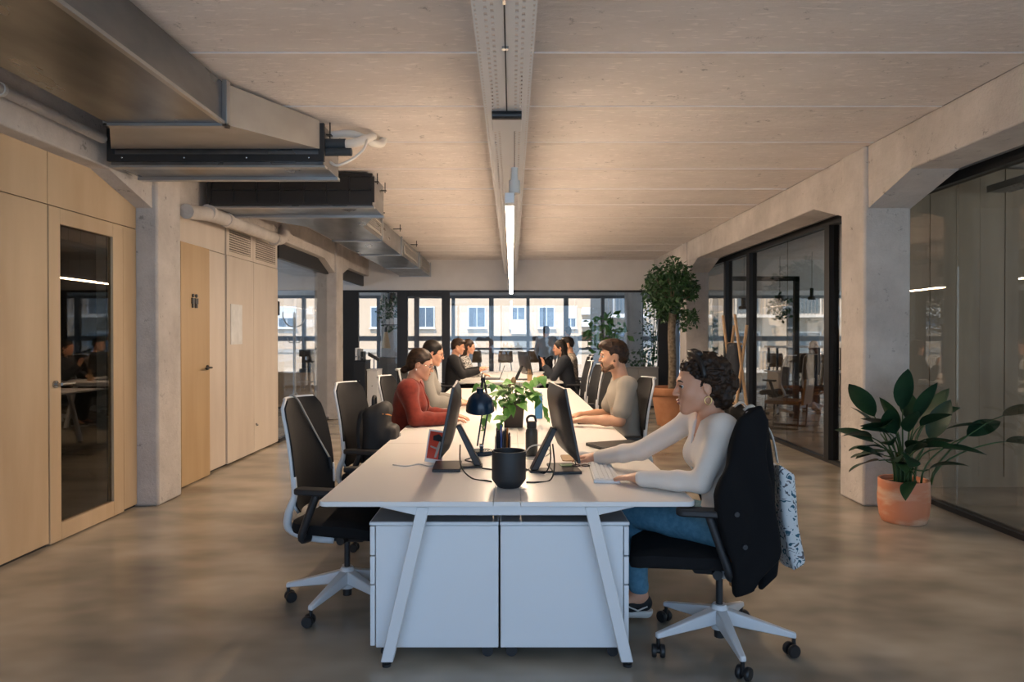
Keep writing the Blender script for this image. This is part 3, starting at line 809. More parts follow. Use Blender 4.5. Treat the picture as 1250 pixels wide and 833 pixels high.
chairs = [
    ((-0.90, 3.72), -0.20, 'empty black and white office chair with a thin strap over its backrest'),
    ((-0.93, 4.90), -0.25, 'black and white office chair carrying a black backpack'),
    ((-0.79, 5.72), -0.15, 'office chair holding the person in the red jacket'),
    ((-0.84, 6.95), 0.0, 'office chair holding the person in the grey cardigan and glasses'),
    ((-1.02, 10.95), 0.0, 'office chair holding the person in the black blazer'),
    ((0.975, 3.20), PI-0.2, 'office chair of the person in white, a black coat draped over its back'),
    ((0.82, 5.52), PI+0.12, 'office chair holding the bearded man in the grey t-shirt'),
    ((0.76, 6.95), PI+0.15, 'empty office chair next but one to the bearded man along the bench'),
    ((0.76, 8.05), PI+0.12, 'empty office chair between the bearded man and the far bench'),
    ((0.76, 9.15), PI+0.05, 'empty office chair at the far end of the long bench'),
    ((0.98, 11.15), PI, 'office chair holding the person in the black hooded top'),
    ((1.15, 12.4), PI, 'office chair holding the person in grey patterned shirt'),
]
for i, ((x, y_), rz, lb) in enumerate(chairs):
    if i == 0:
        ch.location = (x, y_, 0); ch.rotation_euler = (0, 0, rz); tag(ch, lb, 'chair', CH)
    elif i == 5:
        ch2.location = (x, y_, 0); ch2.rotation_euler = (0, 0, rz); tag(ch2, lb, 'chair', CH)
    else: dup(ch, (x, y_, 0), rz, lb, CH)
# strap over the first chair
M_strap = mat('thin grey strap', (0.35, 0.33, 0.30), 0.6)
MC = Matrix.Translation((-0.90, 3.72, 0)) @ Matrix.Rotation(-0.20, 4, 'Z')
st = thing('bag_strap', 'thin grey strap with a black clasp hung over the empty chair back', 'strap', MC @ Vector((-0.33, 0, 0.8)))
L = LP(st)
sp_ = [MC @ Vector(p) for p in ((-0.355, -0.02, 0.90), (-0.36, 0.0, 1.05), (-0.345, 0.01, 1.125), (-0.305, 0.02, 1.105), (-0.272, 0.05, 1.02), (-0.232, 0.12, 0.88), (-0.195, 0.18, 0.76))]
L(MB().tube(spline(sp_), 0.005, 6), 'cord', M_strap, smooth=True)
L(MB().tube([sp_[-1], sp_[-1] + Vector((0.01, 0.01, -0.07))], 0.011, 8), 'clasp', M_blkp, smooth='auto')

# ------------------------------------------------------------------ MONITORS (local: screen faces -x)
M_scr = mat('dark screen', (0.01, 0.012, 0.016), 0.15)
M_bez = mat('monitor black', (0.016, 0.017, 0.019), 0.35)
def monitor_proto():
    t = thing('monitor', 'm', 'monitor')
    T = Matrix.Translation((0, 0, 0.275)) @ Matrix.Rotation(math.radians(11), 4, 'Y')
    hw, hh = 0.275, 0.188
    body = MB()
    body.hexa([T @ Vector(v) for v in ((0.0, -hw, -hh), (0.014, -hw, -hh), (0.014, hw, -hh), (0.0, hw, -hh))],
              [T @ Vector(v) for v in ((0.0, -hw, hh), (0.014, -hw, hh), (0.014, hw, hh), (0.0, hw, hh))])
    pn = body.build('panel', M_bez, t, bevel=0.003)
    # bulged rear shell
    vs = []; fs = []; N = 10
    for i in range(N+1):
        for j in range(N+1):
            a = -1+2*i/N; b = -1+2*j/N
            d = 0.014 + 0.042*(max(0, 1-a**4)*max(0, 1-b**4))**0.6
            vs.append(T @ Vector((d, a*hw*0.985, b*hh*0.98)))
    for i in range(N):
        for j in range(N):
            a = i*(N+1)+j
            fs.append((a, a+N+1, a+N+2, a+1))
    MB().add(vs, fs).build('rear_shell', M_bez, t, smooth=True)
    MB().hexa([T @ Vector(v) for v in ((-0.0015, -hw+.012, -hh+.018), (-0.0005, -hw+.012, -hh+.018), (-0.0005, hw-.012, -hh+.018), (-0.0015, hw-.012, -hh+.018))],
              [T @ Vector(v) for v in ((-0.0015, -hw+.012, hh-.012), (-0.0005, -hw+.012, hh-.012), (-0.0005, hw-.012, hh-.012), (-0.0015, hw-.012, hh-.012))]).build('screen', M_scr, t)
    MB().hexa([(0.145, -0.035, 0.012), (0.185, -0.035, 0.012), (0.185, 0.035, 0.012), (0.145, 0.035, 0.012)],
              [(0.045, -0.035, 0.225), (0.07, -0.035, 0.235), (0.07, 0.035, 0.235), (0.045, 0.035, 0.225)]).build('stand_neck', M_bez, t, bevel=0.004)
    MB().box(-0.06, 0.19, -0.045, 0.045, 0.0, 0.010).build('stand_bar', M_bez, t, bevel=0.003)
    MB().box(-0.075, 0.075, -0.15, 0.10, 0.0, 0.016).build('stand_foot', M_bez, t, bevel=0.004)
    return t
mo = monitor_proto()
mo.location = (-0.352, 3.74, DZ); mo.rotation_euler = (0, 0, 0.04)
mo['label'] = 'black monitor beside the navy lamp, its back to the black pot'
dup(mo, (0.280, 3.63, DZ), PI+0.09, 'black monitor facing the person in the white top')
dup(mo, (0.22, 11.1, DZ), PI+0.3, 'small dark monitor on the far bench by the hooded person')

# ------------------------------------------------------------------ THINGS ON THE DESK
M_blkc = mat('matte black ceramic', (0.014, 0.016, 0.018), 0.55)
pot = thing('plant_pot', 'empty matte black pot with a tapered foot on the desk end', 'pot', (-0.015, 3.25, DZ))
MB().lathe([(0.052, 0.0), (0.056, 0.003), (0.079, 0.034), (0.081, 0.04), (0.081, 0.17), (0.080, 0.173), (0.076, 0.173), (0.075, 0.168), (0.074, 0.06), (0.0001, 0.055)], n=40).build('shell', M_blkc, pot, smooth='auto')

# task lamp
M_navy = mat('navy enamel', (0.008, 0.026, 0.055), 0.22)
tl_ = thing('desk_lamp', 'navy blue articulated desk lamp with a dome shade and round base', 'lamp', (-0.185, 4.14, DZ))
MB().lathe([(0.075, 0.0), (0.078, 0.004), (0.078, 0.016), (0.070, 0.024), (0.012, 0.026), (0.010, 0.05), (0.0001, 0.05)], n=36).build('base', M_navy, tl_, smooth='auto')
for dx in (-0.016, 0.016):
    MB().cyl((dx-0.01, 0, 0.05), (dx+0.028, 0.01, 0.30), 0.005, n=8).build('lower_arm', M_navy, tl_, smooth='auto')
    MB().cyl((dx+0.028, 0.01, 0.30), (dx*0.4+0.01, -0.02, 0.455), 0.005, n=8).build('upper_arm', M_blk, tl_, smooth='auto')
MB().cyl((-0.012, 0, 0.052), (0.012, 0, 0.052), 0.014).cyl((0.026-0.03, 0.01, 0.30), (0.026+0.03, 0.01, 0.30), 0.010).build('joint', M_chrome, tl_, smooth='auto')
MB().cyl((0.01, -0.03, 0.455), (0.01, 0.02, 0.47), 0.014).cyl((0.01, -0.02, 0.46), (0.0, -0.05, 0.40), 0.008).build('elbow', M_blk, tl_, smooth='auto')
MB().tube(spline([(0.02, 0, 0.30), (0.03, 0, 0.36), (0.015, 0, 0.42)]), 0.004, 6).build('spring', M_chrome, tl_, smooth=True)
Ms = Matrix.Translation((-0.005, -0.075, 0.325)) @ Matrix.Rotation(math.radians(14), 4, 'X')
MB().lathe([(0.082, -0.055), (0.086, -0.053), (0.083, -0.02), (0.070, 0.02), (0.045, 0.048), (0.022, 0.058), (0.020, 0.088), (0.0001, 0.09),
            ], n=36, M=Ms).build('shade', M_navy, tl_, smooth='auto')
MB().lathe([(0.0001, 0.05), (0.04, 0.04), (0.066, 0.015), (0.080, -0.05)], n=36, M=Ms).build('shade_lining', M_wmetal, tl_, smooth=True)

# pen cup
M_clear = mat('cream cup card', (0.70, 0.64, 0.55), 0.5, col2=(0.60, 0.54, 0.45), scale=20)
pc = thing('pen_cup', 'square cream pen holder full of pens and a blue ruler', 'pen cup', (-0.055, 4.15, DZ))
for a in range(4):
    M = Matrix.Rotation(a*PI/2, 4, 'Z')
    MB().box(-0.048, 0.048, 0.043, 0.048, 0.0, 0.115 if a != 2 else 0.035, M).build('side', M_clear, pc)
MB().box(-0.047, 0.047, -0.047, 0.047, 0.0, 0.006).build('bottom', M_clear, pc)
pens = [((0.02, 0.02, 0.03), 0.15), ((0.015, 0.015, 0.018), 0.14), ((0.02, 0.08, 0.3), 0.17), ((0.1, 0.1, 0.11), 0.13), ((0.02, 0.02, 0.02), 0.145), ((0.35, 0.12, 0.02), 0.15), ((0.03, 0.03, 0.04), 0.12)]
for i, (c, h) in enumerate(pens):
    x = -0.032+0.011*i; yq = rnd.uniform(-0.025, 0.02)
    o = MB().cyl((x, yq, 0.007), (x*1.15, yq+0.012, h), 0.006, n=8).cyl((x*1.15, yq+0.012, h), (x*1.16, yq+0.013, h+0.008), 0.006, 0.002, n=8)
    o = loc_build(MB().add([Vector(v)+pc.location for v in o.v], o.f), 'pen', mat('pen %d' % i, c, 0.4), thing('pen', ['black marker pen in the cream pen cup', 'slim black ballpoint in the pen cup', 'tall blue pen in the pen cup', 'grey pencil in the pen cup', 'second black marker in the pen cup', 'orange brown pencil in the pen cup', 'short dark pen in the pen cup'][i], 'pen', pc.location, 0, 'pens in the cream cup'), smooth='auto')

# bottle
bt = thing('water_bottle', 'dark olive metal water bottle with a black loop cap', 'bottle', (0.118, 4.1, DZ))
M_bot = mat('olive bottle paint', (0.055, 0.055, 0.045), 0.35)
MB().lathe([(0.034, 0.0), (0.037, 0.004), (0.037, 0.135), (0.034, 0.152), (0.027, 0.163), (0.027, 0.170), (0.0001, 0.17)], n=28).build('body', M_bot, bt, smooth='auto')
MB().lathe([(0.028, 0.166), (0.029, 0.168), (0.029, 0.200), (0.026, 0.205), (0.0001, 0.206)], n=24).build('cap', M_blkp, bt, smooth='auto')
MB().tube(spline([(-0.024, 0, 0.195), (-0.027, 0, 0.222), (-0.008, 0, 0.238), (0.018, 0, 0.232), (0.026, 0, 0.20)]), 0.007, 8).build('carry_loop', M_blkp, bt, smooth=True)

# leafy plant in a brown box
M_brpot = mat('brown planter', (0.055, 0.036, 0.022), 0.6)
M_soil = mat('dark soil', (0.02, 0.014, 0.01), 0.95)
M_leaf = mat('pothos leaf', (0.045, 0.16, 0.025), 0.45, col2=(0.12, 0.28, 0.05), scale=14)
M_stem = mat('green stem', (0.07, 0.16, 0.03), 0.6)
def leaf_mesh(name, m, ln, wd, curl=0.15, fold=0.12, n=6, heart=False):
    vs = []; fs = []
    for i in range(n+1):
        t_ = i/n
        w = wd*0.5*max(0, math.sin(PI*t_**0.9))**0.75 if not heart else wd*0.5*(math.sin(PI*t_**0.55))
        if i in (0, n): w = 0.0008
        zc = -curl*ln*t_*t_
        for s_ in (-1, 0, 1):
            vs.append((ln*t_, s_*w, zc + fold*w*abs(s_)))
    for i in range(n):
        for j in range(2):
            a = i*3+j; fs.append((a, a+3, a+4, a+1))
    me = bpy.data.meshes.new(name); me.from_pydata(vs, [], fs); me.materials.append(m)
    me.polygons.foreach_set('use_smooth', [True]*len(me.polygons))
    return me
def put_leaf(me, par, loc, dirv, roll=0.0, sc=1.0, name='leaf'):
    o = bpy.data.objects.new(name, me); COL.objects.link(o); o.parent = par
    d = Vector(dirv).normalized()
    q = d.to_track_quat('X', 'Z')
    o.rotation_mode = 'QUATERNION'
    o.rotation_quaternion = q @ Matrix.Rotation(roll, 3, 'X').to_quaternion()
    o.location = loc; o.scale = (sc, sc, sc)
    return o
lm = leaf_mesh('pothos_leaf', M_leaf, 0.075, 0.062, 0.3, 0.25, 6, True)
dp = thing('potted_plant', 'green trailing pothos in a square brown planter on the desk', 'plant', (0.012, 5.4, DZ))
MB().hexa([(-.072, -.072, 0), (.072, -.072, 0), (.072, .072, 0), (-.072, .072, 0)], [(-.086, -.086, .19), (.086, -.086, .19), (.086, .086, .19), (-.086, .086, .19)]).build('planter', M_brpot, dp, bevel=0.004)
MB().box(-0.08, 0.08, -0.08, 0.08, 0.186, 0.192).build('soil', M_soil, dp)
r5 = random.Random(5)
for i in range(44):
    a = r5.uniform(0, 2*PI); rr = r5.uniform(0.02, 0.15); h = r5.uniform(0.22, 0.36)-rr*0.25
    p = Vector((rr*math.cos(a), rr*math.sin(a), h))
    MB().tube([(0.04*math.cos(a), 0.04*math.sin(a), 0.19), p*0.7+Vector((0, 0, h*0.33)), p], 0.002, 5).build('stem', M_stem, dp, smooth=True)
    put_leaf(lm, dp, p, (math.cos(a+r5.uniform(-.6, .6)), math.sin(a+r5.uniform(-.6, .6)), r5.uniform(-.5, .35)), r5.uniform(-.5, .5), r5.uniform(0.95, 1.55))
for (pts, nl) in (([(-.05, -.06, .2), (-.14, -.13, .22), (-.22, -.2, .12), (-.26, -.24, .0)], 9), ([(.06, -.06, .2), (.15, -.1, .27), (.22, -.15, .2), (.24, -.2, .10)], 8),
                  ([(-.06, .0, .2), (-.16, .0, .34), (-.26, -.02, .33)], 6), ([(.06, 0, .2), (.17, .0, .35), (.21, -.02, .40)], 5), ([(-.02, -.08, .2), (-.06, -.16, .15), (-.10, -.22, .06)], 7)):
    pa = spline(pts, 5)
    MB().tube(pa, 0.0028, 5).build('vine', M_stem, dp, smooth=True)
    for q in range(nl):
        p = pa[int((q+1)/nl*(len(pa)-1))]
        put_leaf(lm, dp, p, (r5.uniform(-1, 1), r5.uniform(-1, .3), r5.uniform(-1, .2)), r5.uniform(-.8, .8), r5.uniform(0.85, 1.4))
MB().ell((-0.0, -0.02, 0.36), (0.02, 0.02, 0.035), 8, 6).ell((-0.03, 0.0, 0.345), (0.016, 0.016, 0.03), 8, 6).build('dry_flower', mat('dry flower', (0.30, 0.18, 0.10), 0.8), dp, smooth=True)

# red photo card, pink box, blue box, keyboards, mice, laptop, papers
M_paper = mat('white paper', (0.80, 0.79, 0.77), 0.6)
rc = thing('photo_stand', 'upright white card with a red photo leaning by the monitor', 'photo', (-0.447, 3.86, DZ), 0.35)
Mt = Matrix.Rotation(math.radians(-14), 4, 'X') @ Matrix.Rotation(math.radians(12), 4, 'Y')
MB().box(-0.05, 0.05, -0.004, 0.004, 0.0, 0.185, Mt).build('card', M_paper, rc)
MB().box(-0.043, 0.043, -0.0052, -0.0045, 0.02, 0.175, Mt).build('red_print', mat('red print', (0.62, 0.06, 0.025), 0.4), rc)
fig = MB()
fig.prism([(0.0, .03), (.012, .03), (.025, .09), (.03, .12), (.018, .125), (.008, .09)], lambda a, b: Mt @ Vector((a, -0.0056, b)), lambda a, b: Mt @ Vector((a, -0.0053, b)))
fig.prism([(-.03, .085), (.01, .075), (.012, .085), (-.03, .094)], lambda a, b: Mt @ Vector((a, -0.0056, b)), lambda a, b: Mt @ Vector((a, -0.0053, b)))
fig.build('printed_figure', mat('print pale', (0.45, 0.36, 0.30), 0.5), rc)
MB().prism([(-.02, .125), (.035, .12), (.03, .15), (.01, .165), (-.022, .150)], lambda a, b: Mt @ Vector((a, -0.0056, b)), lambda a, b: Mt @ Vector((a, -0.0053, b))).build('printed_shadow', M_blkp, rc)
pb = thing('small_box', 'small white box with a pink lid next to the red photo', 'box', (-0.50, 4.35, DZ), 0.1)
MB().box(-0.03, 0.03, -0.03, 0.03, 0, 0.022).build('tray', M_paper, pb, bevel=0.002)
MB().box(-0.028, 0.028, -0.028, 0.028, 0.022, 0.032).build('lid', mat('pink lid', (0.62, 0.30, 0.22), 0.5), pb, bevel=0.003)
bb = thing('blue_carton', 'blue translucent carton standing on the desk beyond the bottle', 'carton', (0.235, 5.95, DZ))
MB().box(-0.035, 0.03, -0.05, 0.05, 0, 0.20).build('carton', mat('blue carton', (0.05, 0.20, 0.42), 0.35), bb, bevel=0.004)
MB().box(-0.03, 0.025, -0.012, 0.012, 0.2, 0.225).build('top_fold', mat('blue carton', (0.05, 0.20, 0.42), 0.35), bb)

def keyboard(label, loc, rz, m, mk, ln=0.43):
    t = thing('keyboard', label, 'keyboard', loc, rz)
    MB().hexa([(-.065, -ln/2, 0), (.065, -ln/2, 0), (.065, ln/2, 0), (-.065, ln/2, 0)], [(-.064, -ln/2+.002, .020), (.064, -ln/2+.002, .010), (.064, ln/2-.002, .010), (-.064, ln/2-.002, .020)]).build('case', m, t, bevel=0.003)
    k0 = None
    for r_ in range(5):
        nk = 20
        for c in range(nk):
            x = -0.048+r_*0.0235; yq = -ln/2+0.018+c*(ln-0.036)/(nk-1); z = 0.0195-0.0017*(r_*2.35/2)*1.0
            if k0 is None:
                k0 = MB().hexa([(-.0095, -.0085, 0), (.0095, -.0085, 0), (.0095, .0085, 0), (-.0095, .0085, 0)], [(-.0078, -.0068, .005), (.0078, -.0068, .005), (.0078, .0068, .005), (-.0078, .0068, .005)]).build('key', mk, t)
                k0.location = (x, yq, z)
            else: share(k0, 'key', (x, yq, z), t)
    return t
M_kbw = mat('white keyboard', (0.72, 0.71, 0.69), 0.45)
M_kbk = mat('white key', (0.80, 0.79, 0.77), 0.4)
keyboard('white keyboard under the hand of the person in white', (0.475, 3.55, DZ), -0.05, M_kbw, M_kbk, 0.46)
keyboard('dark keyboard under the hands of the bearded man', (0.60, 5.72, DZ), 0.0, M_blkp, M_bez, 0.40)
keyboard('white keyboard in front of the person in the red jacket', (-0.50, 5.95, DZ), 0.0, M_kbw, M_kbk, 0.40)
def mouse(label, loc, rz, m):
    t = thing('mouse', label, 'mouse', loc, rz)
    MB().lathe([(0.033, 0.0), (0.034, 0.008), (0.028, 0.022), (0.014, 0.031), (0.0001, 0.033)], n=20, M=Matrix.Diagonal((1.6, 0.95, 1, 1))).build('shell', m, t, smooth='auto')
    MB().cyl((-0.03, -0.004, 0.026), (-0.03, 0.004, 0.026), 0.007, n=12).build('wheel', M_blkp, t)
    return t
mouse('white mouse under the far hand of the person in white', (0.41, 4.02, DZ+0.006), 0.0, M_kbw)
tag(MB().prism(rrect(-0.11, 0.10, -0.10, 0.09, 0.02, 4), lambda a, b: (a, b, 0), lambda a, b: (a, b, 0.006)).build('mouse_pad', mat('cork pad', (0.40, 0.27, 0.16), 0.8), None, loc=(0, 0, 0)), 'tan cork mouse pad beside the white keyboard', 'mouse pad').location = (0.40, 4.0, DZ)
lp = thing('closed_laptop', 'closed black laptop lying across the desk behind the reaching arm', 'laptop', (0.68, 4.42, DZ), 0.42)
MB().prism(rrect(-0.17, 0.17, -0.115, 0.115, 0.012, 4), lambda a, b: (a, b, 0.002), lambda a, b: (a, b, 0.014)).build('body', M_bez, lp, bevel=0.002)
MB().prism(rrect(-0.17, 0.17, -0.115, 0.115, 0.012, 4), lambda a, b: (a, b, 0.0145), lambda a, b: (a, b, 0.021)).build('lid', M_bez, lp, bevel=0.002)
# cables
M_wc = mat('white cable', (0.66, 0.65, 0.62), 0.5)
def cable(label, pts, m, r=0.004):
    c = Vector(pts[0])
    o = MB().tube([p - c for p in spline(pts, 6)], r, 6).build('cable', m, None, smooth=True); o.location = c
    return tag(o, label, 'cable')
z = DZ+0.004
cable('black cable hanging from the monitor beside the navy lamp', [(-0.275, 3.62, 0.88), (-0.262, 3.50, 0.79), (-0.20, 3.42, z), (-0.12, 3.36, z), (-0.10, 3.34, z)], M_blkp)
cable('black cable looping behind the black pot', [(-0.16, 3.68, z), (-0.06, 3.62, z), (0.03, 3.60, z), (0.12, 3.68, z)], M_blkp)
cable('black cable hanging from the monitor of the person in white', [(0.21, 3.52, 0.90), (0.215, 3.45, 0.80), (0.19, 3.38, z), (0.12, 3.33, z), (0.07, 3.33, z)], M_blkp)
cable('second black cable behind the monitor of the person in white', [(0.20, 3.60, 0.90), (0.20, 3.55, 0.81), (0.17, 3.55, z), (0.10, 3.62, z), (0.04, 3.72, z)], M_blkp, 0.0035)
cable('pale looped cable lying beside the olive bottle', [(0.06, 3.95, z), (0.10, 3.85, 0.83), (0.17, 3.85, 0.84), (0.22, 3.95, 0.79), (0.20, 4.05, z), (0.12, 3.95, z), (0.03, 4.05, z), (0.0, 4.1, 0.78)], M_wc)
cable('white charging cable trailing across the empty desk place', [(-0.66, 3.78, z), (-0.58, 3.74, z), (-0.52, 3.80, z), (-0.45, 3.74, z), (-0.40, 3.80, z)], M_wc)
cable('thin black cable of the navy lamp', [(-0.20, 4.08, z+0.02), (-0.24, 4.0, z), (-0.27, 3.92, z), (-0.22, 3.86, z)], M_blkp, 0.0035)
gc = thing('green_badge', 'small green card with dark glasses lying on the monitor foot', 'card', (0.30, 3.70, DZ+0.017), 0.2)
MB().box(-0.04, 0.03, -0.03, 0.03, 0, 0.002).build('card', mat('green card', (0.05, 0.22, 0.05), 0.4), gc)
tag(MB().tube(arc_pts := [Vector((0.022*math.cos(a), 0.022*math.sin(a), 0.004)) for a in [i*2*PI/14 for i in range(14)]], 0.003, 6, closed=True)
    .tube([Vector((0.05+0.022*math.cos(a), 0.022*math.sin(a), 0.004)) for a in [i*2*PI/14 for i in range(14)]], 0.003, 6, closed=True)
    .tube([(0.0, 0.02, 0.006), (0.0, 0.08, 0.012), (0.01, 0.12, 0.006)], 0.003, 6).build('folded_glasses', M_blkp, None, smooth=True), 'dark folded spectacles on the monitor foot of the person in white', 'glasses').location = (0.345, 3.66, DZ+0.018)
# ------------------------------------------------------------------ smooth blended solids (for people, cloth, bags)
V3 = Vector
def surface_nets(V, org, h):
    s = V < 0
    c = np.zeros(tuple(n-1 for n in V.shape), np.uint8)
    for i in (0, 1):
        for j in (0, 1):
            for k in (0, 1):
                c += s[i:i+c.shape[0], j:j+c.shape[1], k:k+c.shape[2]]
    act = (c > 0) & (c < 8)
    idx = np.argwhere(act)
    if len(idx) == 0: return np.zeros((0, 3)), []
    cid = np.full(act.shape, -1, np.int32)
    cid[act] = np.arange(len(idx), dtype=np.int32)
    co = [(i, j, k) for i in (0, 1) for j in (0, 1) for k in (0, 1)]
    val = np.stack([V[idx[:, 0]+a, idx[:, 1]+b, idx[:, 2]+d] for a, b, d in co], 1)
    P = np.zeros((len(idx), 3)); n = np.zeros(len(idx))
    for a in range(8):
        for b in range(a+1, 8):
            if sum(abs(co[a][t]-co[b][t]) for t in range(3)) != 1: continue
            va, vb = val[:, a], val[:, b]
            m = (va < 0) != (vb < 0)
            t = np.where(m, va/np.where(m, va-vb, 1), 0)
            pa = np.array(co[a], float); pb = np.array(co[b], float)
            P += np.where(m[:, None], pa+(pb-pa)*t[:, None], 0); n += m
    P = (P/n[:, None] + idx)*h + org
    F = []
    for ax in range(3):
        sl0 = [slice(1, -1)]*3; sl1 = [slice(1, -1)]*3
        sl0[ax] = slice(0, -1); sl1[ax] = slice(1, None)
        a = s[tuple(sl0)]; b = s[tuple(sl1)]
        e = np.argwhere(a != b)
        if len(e) == 0: continue
        fl = a[e[:, 0], e[:, 1], e[:, 2]]
        off = np.ones(3, int); off[ax] = 0
        e = e + off
        u, w = (ax+1) % 3, (ax+2) % 3
        du = np.zeros(3, int); du[u] = 1
        dw = np.zeros(3, int); dw[w] = 1
        q = [e-du-dw, e-dw, e, e-du]
        ids = np.stack([cid[p[:, 0], p[:, 1], p[:, 2]] for p in q], 1)
        ids[~fl] = ids[~fl][:, ::-1]
        F.append(ids)
    return P, np.concatenate(F)

class SDF:
    def __init__(s, h): s.h = h; s.p = []; s.disp = None
    def cap(s, a, b, ra, rb=None, k=0.02, sub=False):
        s.p.append(('c', np.array(a, float), np.array(b, float), ra, ra if rb is None else rb, k, sub)); return s
    def ell(s, c, r, R=None, k=0.02, sub=False):
        s.p.append(('e', np.array(c, float), np.array(r, float), None if R is None else np.array(R.to_3x3()), 0, k, sub)); return s
    def box(s, c, hd, R=None, rd=0.01, k=0.01, sub=False):
        s.p.append(('b', np.array(c, float), np.array(hd, float), None if R is None else np.array(R.to_3x3()), rd, k, sub)); return s
    def poly(s, pts, yc, hy, rd=0.02, k=0.02, sub=False):     # outline in x,z with depth along y
        s.p.append(('p', np.array(pts, float), float(yc), float(hy), rd, k, sub)); return s
    def path(s, pts, rs, k=0.02):
        for i in range(len(pts)-1): s.cap(pts[i], pts[i+1], rs[i], rs[i+1], k)
        return s
    def bounds(s, p):
        if p[0] == 'p':
            a, b = p[1].min(0), p[1].max(0)
            return np.array([a[0], p[2]-p[3], a[1]]), np.array([b[0], p[2]+p[3], b[1]])
        if p[0] == 'c':
            r = max(p[3], p[4]); return np.minimum(p[1], p[2])-r, np.maximum(p[1], p[2])+r
        r = p[2].max() if p[3] is not None and p[0] == 'e' else (np.linalg.norm(p[2]) if p[3] is not None else p[2])
        return p[1]-r, p[1]+r
    def mesh(s):
        bs = [s.bounds(p) for p in s.p if not p[6]]
        pad = 0.02
        lo = np.min([b[0] for b in bs], 0)-pad; hi = np.max([b[1] for b in bs], 0)+pad
        n = np.ceil((hi-lo)/s.h).astype(int)+1
        V = np.full(n, 1.0, np.float32)
        for p in s.p:
            b0, b1 = s.bounds(p); m = max(p[5], 0.0)+3*s.h
            i0 = np.clip(np.floor((b0-m-lo)/s.h).astype(int), 0, n-1); i1 = np.clip(np.ceil((b1+m-lo)/s.h).astype(int)+1, 1, n)
            if np.any(i1 <= i0): continue
            g = [(lo[a]+s.h*np.arange(i0[a], i1[a])).astype(np.float32) for a in range(3)]
            X = g[0][:, None, None]; Y = g[1][None, :, None]; Z = g[2][None, None, :]
            if p[0] == 'c':
                a, b = p[1], p[2]; ba = b-a; L2 = max(ba@ba, 1e-12)
                x, y, z = X-a[0], Y-a[1], Z-a[2]
                t = np.clip((x*ba[0]+y*ba[1]+z*ba[2])/L2, 0, 1)
                d = np.sqrt((x-t*ba[0])**2+(y-t*ba[1])**2+(z-t*ba[2])**2)-(p[3]+(p[4]-p[3])*t)
            elif p[0] == 'p':
                px = X[:, :, 0][:, :1]; pz = Z[0, 0][None, :]
                dd = np.full((px.shape[0], pz.shape[1]), 1e9); ins = np.zeros(dd.shape, bool)
                Q = p[1]
                for q in range(len(Q)):
                    a, b = Q[q], Q[(q+1) % len(Q)]
                    e = b-a; wx, wz = px-a[0], pz-a[1]
                    tt = np.clip((wx*e[0]+wz*e[1])/(e@e), 0, 1)
                    dd = np.minimum(dd, (wx-e[0]*tt)**2+(wz-e[1]*tt)**2)
                    c1 = (a[1] > pz) != (b[1] > pz)
                    xi = a[0]+(pz-a[1])*(e[0]/(e[1] if abs(e[1]) > 1e-9 else 1e-9))
                    ins ^= c1 & (px < xi)
                d2 = np.where(ins, -np.sqrt(dd), np.sqrt(dd))[:, None, :]+p[4]
                dy = np.abs(Y-p[2])-p[3]+p[4]
                d = np.sqrt(np.maximum(d2, 0)**2+np.maximum(dy, 0)**2)+np.minimum(np.maximum(d2, dy), 0)-p[4]
            else:
                x, y, z = X-p[1][0], Y-p[1][1], Z-p[1][2]
                if p[3] is not None:
                    R = p[3]
                    x, y, z = (R[0, 0]*x+R[1, 0]*y+R[2, 0]*z, R[0, 1]*x+R[1, 1]*y+R[2, 1]*z, R[0, 2]*x+R[1, 2]*y+R[2, 2]*z)
                if p[0] == 'e':
                    r = p[2]
                    k0 = np.sqrt((x/r[0])**2+(y/r[1])**2+(z/r[2])**2)
                    k1 = np.sqrt((x/r[0]**2)**2+(y/r[1]**2)**2+(z/r[2]**2)**2)+1e-9
                    d = k0*(k0-1)/k1
                else:
                    hd = p[2]-p[4]
                    ax, ay, az = np.abs(x)-hd[0], np.abs(y)-hd[1], np.abs(z)-hd[2]
                    d = np.sqrt(np.maximum(ax, 0)**2+np.maximum(ay, 0)**2+np.maximum(az, 0)**2)+np.minimum(np.maximum(ax, np.maximum(ay, az)), 0)-p[4]
            S = V[i0[0]:i1[0], i0[1]:i1[1], i0[2]:i1[2]]
            k = max(p[5], 1e-5)
            if p[6]:
                hh = np.clip(0.5-0.5*(S+d)/k, 0, 1); S[...] = S*(1-hh)-d*hh+k*hh*(1-hh)
            else:
                hh = np.clip(0.5+0.5*(d-S)/k, 0, 1); S[...] = d*(1-hh)+S*hh-k*hh*(1-hh)
        if s.disp is not None:
            g = [lo[a]+s.h*np.arange(n[a]) for a in range(3)]
            V += s.disp(g[0][:, None, None], g[1][None, :, None], g[2][None, None, :]).astype(np.float32)
        V[0] = V[-1] = 1; V[:, 0] = V[:, -1] = 1; V[:, :, 0] = V[:, :, -1] = 1
        return surface_nets(V, lo, s.h)
    def build(s, name, m, parent=None):
        P, F = s.mesh()
        me = bpy.data.meshes.new(name)
        me.vertices.add(len(P)); me.vertices.foreach_set('co', np.asarray(P, np.float32).ravel())
        nf = len(F)
        me.loops.add(nf*4); me.loops.foreach_set('vertex_index', np.asarray(F, np.int32).ravel())
        me.polygons.add(nf); me.polygons.foreach_set('loop_start', np.arange(0, nf*4, 4, dtype=np.int32))
        me.polygons.foreach_set('use_smooth', np.ones(nf, bool))
        me.update(calc_edges=True); me.validate()
        me.materials.append(m)
        o = bpy.data.objects.new(name, me); COL.objects.link(o)
        if parent is not None: o.parent = parent
        return o
def folds(amp, fx=38, fy=31, fz=26, ph=0.0):
    def f(X, Y, Z):
        return amp*(np.sin(fz*Z+5*np.sin(9*X+ph)+4*np.sin(8*Y))*0.6 + np.sin(fx*X*0.7+fz*0.8*Z+3*np.sin(12*Y)+ph)*0.4)
    return f
